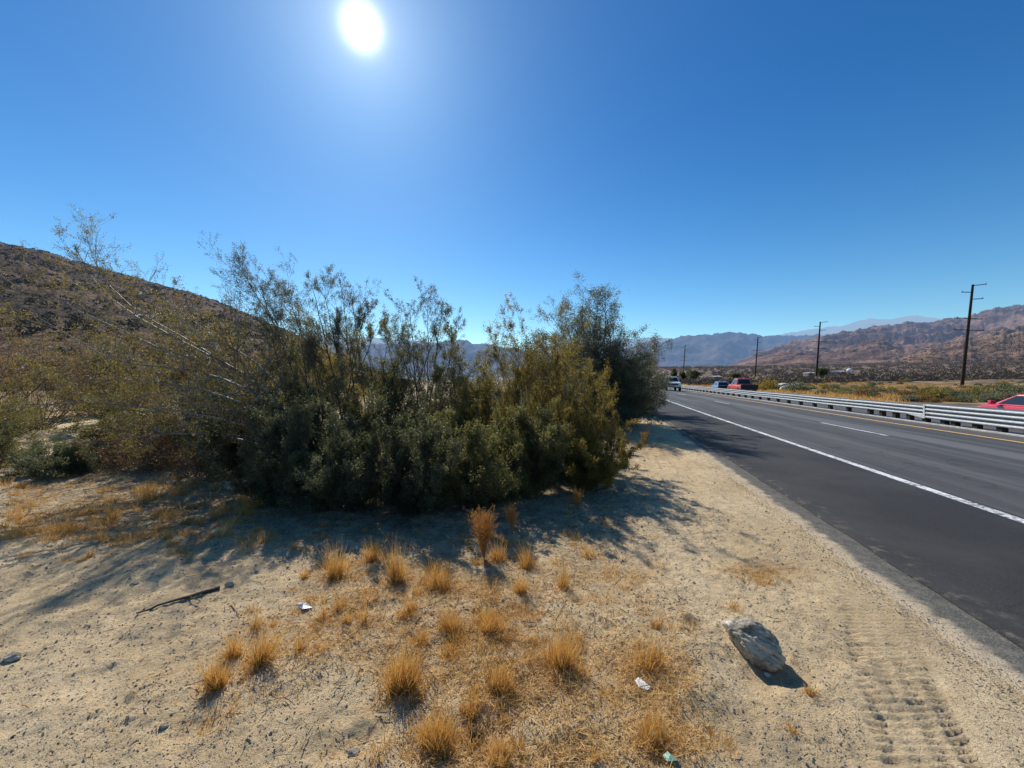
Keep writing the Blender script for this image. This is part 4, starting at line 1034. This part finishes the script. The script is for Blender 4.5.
# far trees, houses and tank
def far_tree(px, Y, h, w, label, leafm='leaf_dark'):
    x = (px-512)/F*Y; z = float(ground_z(np.array([x]), np.array([float(Y)]), False)[0]); root = empty('tree', (x, Y, z)); tag(root, label, 'tree', 'far trees beyond the highway')
    n = 7; az = np.arange(n)*2*pi/n+rng.uniform(0, 1, n)
    P0, R0 = grow(np.zeros((1, 3)), np.array([[0, 0, 1.]]), np.array([h*.5]), 5, .05, 0, np.array([.22]), np.array([.14]))
    P1, R1 = grow(np.repeat(P0[:, -2], n, 0), np.stack([np.cos(az)*.7, np.sin(az)*.7, np.full(n, .8)], 1), np.full(n, w*.7), 5, .15, .05, np.full(n, .1), np.full(n, .03))
    v, q, _ = merge([(*tubes(P0, R0, 6), np.zeros(1)), (*tubes(P1, R1, 4), np.zeros(1))]); mesh_obj('trunk', v, q, M['darkbark'], root)
    cl = []
    for k in range(16):
        V, Q, t = scrub_proto(300+k, 120, .6, w*.42, h*.22); a = rng.uniform(0, 6.28); rr = rng.uniform(0, .62)*w
        cl.append((V+np.array([cos(a)*rr, sin(a)*rr, h*rng.uniform(.30, .78)]), Q, np.clip(t-.1, 0, 1)))
    v, q, t = merge(cl); mesh_obj('crown', v, q, M[leafm], root, tint=t)
far_tree(693, 170, 6.0, 3.4, 'wide dark tree between the two farthest power poles')
far_tree(683, 175, 5.0, 1.7, 'narrow dark tree at the foot of the farthest power pole')
far_tree(674, 160, 6.5, 1.6, 'slim tall dark tree above the white pickup')
far_tree(821, 150, 4.6, 2.7, 'dark tree right of the second nearest power pole, by the low houses')
far_tree(735, 185, 3.6, 3.0, 'low dark tree above the red pickup')
def house(px, Y, L, D, h, label, rz=0.):
    x = (px-512)/F*Y; z = float(ground_z(np.array([x]), np.array([float(Y)]), False)[0])-.1; root = empty('house', (x, Y, z), rz); tag(root, label, 'house', 'low houses beyond the highway')
    MB().box((-L/2, -D/2, 0), (L/2, D/2, h)).build('wall', M['wallm'], root)
    r = MB(); e = .25; r.loft([[(-L/2-e, -D/2-e, h+.01), (L/2+e, -D/2-e, h+.01), (L/2+e, D/2+e, h+.01), (-L/2-e, D/2+e, h+.01)],
            [(-L/2-e, -D/2-e, h+.18), (L/2+e, -D/2-e, h+.18), (L/2+e, D/2+e, h+.18), (-L/2-e, D/2+e, h+.18)],
            [(-L/2-e, -.1, h+.7), (L/2+e, -.1, h+.7), (L/2+e, .1, h+.7), (-L/2-e, .1, h+.7)]]); r.build('roof', M['roofm'], root)
    for k in (-.32, .05, .34):
        f = MB().box((k*L-.6, -D/2-.03, .9), (k*L+.6, -D/2-.002, h-.5)).build('window', M['trim'], root)
        MB().box((k*L-.5, -D/2-.045, 1.), (k*L+.5, -D/2-.032, h-.6)).build('pane', M['glass'], f)
    MB().box((-.12*L-.45, -D/2-.035, .05), (-.12*L+.45, -D/2-.002, 2.05)).build('door', M['trim'], root)
house(838, 190, 3.6, 5, 2.0, 'grey roofed low house left of the round white tank', .2)
house(809, 185, 2.8, 4, 1.6, 'pale roofed shed left of the second nearest power pole', -.1)
house(715, 205, 4.0, 5, 1.7, 'pale roofed house far off above the blue car', .1)
x = (849.5-512)/F*190; z = float(ground_z(np.array([x]), np.array([190.]), False)[0]); root = empty('water_tank', (x, 190, z)); tag(root, 'round white water tank standing right of the grey roofed house', 'water tank')
V, Fc = icosphere(3); V[:, 2] *= .9; mesh_obj('tank', V*1.2, Fc, M['tank'], root, smooth=True, loc=(0, 0, 2.6))
for a in range(4): MB().bar((cos(a*pi/2+.4)*.9, sin(a*pi/2+.4)*.9, 0), (cos(a*pi/2+.4)*.8, sin(a*pi/2+.4)*.8, 2.0), .1, .1, 6).build('leg', M['rim'], root)

# ---------------------------------------------------------------- hills and mountains
SURF = {}
def mountain(name, ridge, D, base, mat, amp, nsc, ncol=420, nrow=90, zbase=-3, power=1.15, back=.35, dvar=.12, rough_ridge=.006, hcut=0, seed=0.):
    px = np.linspace(ridge[0][0], ridge[-1][0], ncol); py = np.interp(px, [r[0] for r in ridge], [r[1] for r in ridge])
    k = np.ones(5)/5; py = np.convolve(np.pad(py, 2, mode='edge'), k, 'valid')
    Dc = D*(1+dvar*fbm(px*.008+seed, px*0+3.3+seed, 3)*2)
    Hc = CAMZ+(HY-py)/F*Dc+rough_ridge*Dc*fbm(px*.09+seed, px*0+1.7, 4)
    t = np.concatenate([np.linspace(0, 1, nrow), 1+np.linspace(.04, back, 14)])
    T, PX = np.meshgrid(t, px, indexing='ij'); H = Hc[None]+0*T; DD = Dc[None]+0*T
    Yv = base+(DD-base)*T
    Xv = (PX-512)/F*Yv
    prof = np.where(T <= 1, T**power, 1-(T-1)**1.1*1.5)
    Z = zbase+(H-zbase)*prof
    g = fbm(Xv/nsc+seed*3, Yv/nsc, 5, ridged=True, gain=.55)
    mask = np.clip(np.minimum(T*2.6, 1)*np.clip((1.02-T)*5, .10, 1), 0, 1)*np.clip((H-zbase)/(np.max(Hc)-zbase)*1.5, .1, 1)
    Z = Z+amp*(g-.25)*mask
    n, m = T.shape; idx = np.arange(n*m).reshape(n, m); SURF[name] = (Xv, Yv, Z, nrow)
    Q = np.stack([idx[:-1, :-1], idx[:-1, 1:], idx[1:, 1:], idx[1:, :-1]], -1).reshape(-1, 4)
    o = mesh_obj(name, np.stack([Xv, Yv, Z], -1), Q, M[mat], smooth=True); tag(o, kind='structure'); return o
M['hill_left'] = mat_hill('hill_left_rock', (.29, .165, .095), (.10, .062, .04), (.030, .024, .018), .045, .5, (.44, .54), 7000)
M['hill_right'] = mat_hill('foothill_rock', (.31, .18, .11), (.13, .08, .052), (.045, .037, .03), .012, .16, (.50, .62), 11000, .75)
M['mt_mid'] = mat_hill('mountain_mid_rock', (.34, .21, .145), (.09, .062, .055), (.045, .038, .038), .0035, .035, (.52, .66), 10500, .62, (.30, .40, .66))
M['mt_spur'] = mat_hill('mountain_spur_rock', (.34, .20, .135), (.09, .06, .048), (.05, .04, .04), .006, .07, (.50, .62), 9500, .60, (.30, .38, .60))
M['mt_blue'] = mat_hill('mountain_blue_rock', (.20, .16, .15), (.08, .08, .09), (.06, .06, .07), .0016, .012, (.52, .7), 8500, .66, (.26, .43, .74))
M['mt_far'] = mat_hill('mountain_far_rock', (.2, .2, .2), (.1, .1, .12), (.1, .1, .12), .0008, .006, (.55, .75), 10500, .82, (.40, .60, .86))
mountain('hill_left', [(-420, 120), (-200, 195), (-60, 232), (0, 243), (50, 253), (90, 266), (116, 272), (166, 286), (216, 301), (246, 314), (290, 332), (330, 352), (380, 372), (420, 384)], 420, 55, 'hill_left', 13, 75, zbase=-1.5, power=1.05, dvar=.10, ncol=600, nrow=150, rough_ridge=.004)
mountain('mountain_far', [(200, 345), (330, 336), (430, 342), (520, 350), (600, 342), (660, 337), (700, 345), (760, 338), (800, 331), (840, 326), (863, 320), (877, 318), (890, 320), (908, 315), (933, 318), (957, 318), (1000, 316), (1100, 320), (1300, 330)], 21000, 12000, 'mt_far', 350, 2600, zbase=-50)
mountain('mountain_blue', [(180, 368), (260, 356), (330, 350), (400, 346), (455, 342), (490, 346), (540, 356), (600, 354), (650, 345), (672, 341), (690, 338), (712, 336), (727, 332), (742, 333), (757, 337), (790, 336), (820, 337), (860, 345), (960, 360)], 10500, 5200, 'mt_blue', 330, 1500, zbase=40)
mountain('mountain_middle', [(690, 379), (730, 366), (760, 352), (785, 345), (810, 339), (826, 337), (845, 334), (865, 330), (885, 328), (910, 325), (930, 323), (950, 323), (968, 319), (982, 312), (1005, 309), (1030, 306), (1080, 296), (1180, 285), (1400, 290), (1700, 300)], 5200, 1900, 'mt_mid', 210, 640, zbase=60, ncol=800, nrow=150, seed=1.)
mountain('mountain_spur', [(700, 378), (740, 367), (775, 355), (800, 349), (820, 354), (850, 347), (880, 340), (905, 346), (940, 343), (980, 334), (1024, 326), (1100, 318), (1300, 305), (1500, 300)], 3000, 1100, 'mt_spur', 120, 330, zbase=40, ncol=700, nrow=140, seed=4., power=1.3)
mountain('foothill_right', [(780, 379), (830, 373), (870, 366), (900, 356), (930, 347), (960, 340), (990, 333), (1024, 326), (1080, 318), (1200, 300), (1500, 290)], 1500, 330, 'hill_right', 42, 150, zbase=5, ncol=800, nrow=200, seed=2., power=1.25)

def hill_scrub(surf, n, s0, s1, pxr, label, mat):
    Xv, Yv, Z, nr = SURF[surf]; r = np.random.default_rng(5)
    i = (r.uniform(0, 1, n)**.8*(nr-1.01)); j = r.uniform(0, Xv.shape[1]-1.01, n)
    i0 = i.astype(int); j0 = j.astype(int); fi = i-i0; fj = j-j0
    g = lambda A: (A[i0, j0]*(1-fi)*(1-fj)+A[i0+1, j0]*fi*(1-fj)+A[i0, j0+1]*(1-fi)*fj+A[i0+1, j0+1]*fi*fj)
    X, Y, z = g(Xv), g(Yv), g(Z); px = 512+F*X/Y; m = (px > pxr[0]) & (px < pxr[1]) & (fbm(X*.02, Y*.02, 3) > r.uniform(-.5, .3, n))
    X, Y, z = X[m], Y[m], z[m]; mm = []
    P = [scrub_proto(70+k, 16, .9, .8, .6) for k in range(4)]; ks = r.integers(0, 4, len(X)); S = r.uniform(s0, s1, len(X))
    for k in range(4):
        q = ks == k; V, Q, t = P[k]; N = q.sum()
        W_ = V[None]*S[q][:, None, None]+np.stack([X[q], Y[q], z[q]], 1)[:, None]
        mm.append((W_.reshape(-1, 3), (Q[None]+len(V)*np.arange(N)[:, None, None]).reshape(-1, 4), np.tile(t, N)))
    V, Q, t = merge(mm); tag(mesh_obj('hillside_scrub', V, Q, M[mat], tint=t), label, 'scrub', kind='stuff')
hill_scrub('hill_left', 16000, .5, 1.3, (-90, 430), 'dark low scrub and stones dotting the left hillside', 'hillscrub')
hill_scrub('foothill_right', 16000, 1.0, 2.6, (770, 1110), 'dark low scrub dotting the brown foothill at the right', 'hillscrub')

# ---------------------------------------------------------------- world, sun, camera
w = bpy.data.worlds.new("World"); scene.world = w; w.use_nodes = True
t = NT('w', w)
sky = t.n('ShaderNodeTexSky', sky_type='NISHITA'); sky.sun_disc = False
el = math.asin(SUN[2]); az = math.atan2(SUN[0], SUN[1])
sky.sun_elevation = el; sky.sun_rotation = az
sky.altitude = 300; sky.air_density = 1.0; sky.dust_density = .25; sky.ozone_density = 3.0
tc = t.n('ShaderNodeTexCoord'); nv_ = t.n('ShaderNodeVectorMath', operation='NORMALIZE'); t.l(tc.outputs['Generated'], nv_.inputs[0])
dt = t.n('ShaderNodeVectorMath', operation='DOT_PRODUCT'); t.l(nv_.outputs[0], dt.inputs[0]); dt.inputs[1].default_value = tuple(SUN)
ang = t.math('MULTIPLY', t.math('ARCCOSINE', t.math('MINIMUM', dt.outputs['Value'], .999999)), 180/pi)
hs = t.n('ShaderNodeHueSaturation'); hs.inputs['Saturation'].default_value = 1.25; hs.inputs['Value'].default_value = 1.0; t.l(sky.outputs[0], hs.inputs['Color'])
bg = t.n('ShaderNodeBackground'); bg.inputs[1].default_value = .115
sz_ = t.n('ShaderNodeSeparateXYZ'); t.l(nv_.outputs[0], sz_.inputs[0])
t.l(t.mix(1.0, hs.outputs[0], t.mix(t.ramp(sz_.outputs[2], 0.0, .62), (.98, 1.16, 1.14), (.42, .82, 1.0)), 'MULTIPLY'), bg.inputs[0])
g1_ = t.math('MULTIPLY', t.math('EXPONENT', t.math('MULTIPLY', t.math('POWER', t.math('DIVIDE', ang, 1.6), 2.0), -1.0)), 1.9)
g2_ = t.math('MULTIPLY', t.math('EXPONENT', t.math('DIVIDE', ang, -4.0)), .42)
g3_ = t.math('MULTIPLY', t.math('EXPONENT', t.math('DIVIDE', ang, -16.0)), .10)
gb = t.n('ShaderNodeBackground'); gb.inputs[0].default_value = (1, .96, 1.0, 1)
t.l(t.math('ADD', g1_, t.math('ADD', g2_, g3_)), gb.inputs[1])
ad = t.n('ShaderNodeAddShader'); t.l(bg.outputs[0], ad.inputs[0]); t.l(gb.outputs[0], ad.inputs[1])
wo = t.n('ShaderNodeOutputWorld'); t.l(ad.outputs[0], wo.inputs[0])

ld = bpy.data.lights.new('sun', 'SUN'); ld.energy = 5.0; ld.angle = radians(.53); ld.color = (1, .95, .86)
lo_ = bpy.data.objects.new('sun', ld); COL.objects.link(lo_)
from mathutils import Vector
lo_.rotation_euler = Vector(tuple(SUN)).to_track_quat('Z', 'Y').to_euler()
cd = bpy.data.cameras.new('camera'); cd.sensor_width = 36; cd.lens = F/1024*36; cd.clip_end = 90000; cd.clip_start = .05
co = bpy.data.objects.new('camera', cd); COL.objects.link(co); co.location = (0, 0, CAMZ)
co.rotation_euler = (pi/2-math.atan(4/F), 0, 0); scene.camera = co
scene.view_settings.view_transform = 'Standard'; scene.view_settings.look = 'None'; scene.view_settings.exposure = 0
scene.cycles.max_bounces = 5; scene.cycles.diffuse_bounces = 3; scene.cycles.transmission_bounces = 3
scene.cycles.use_denoising = True
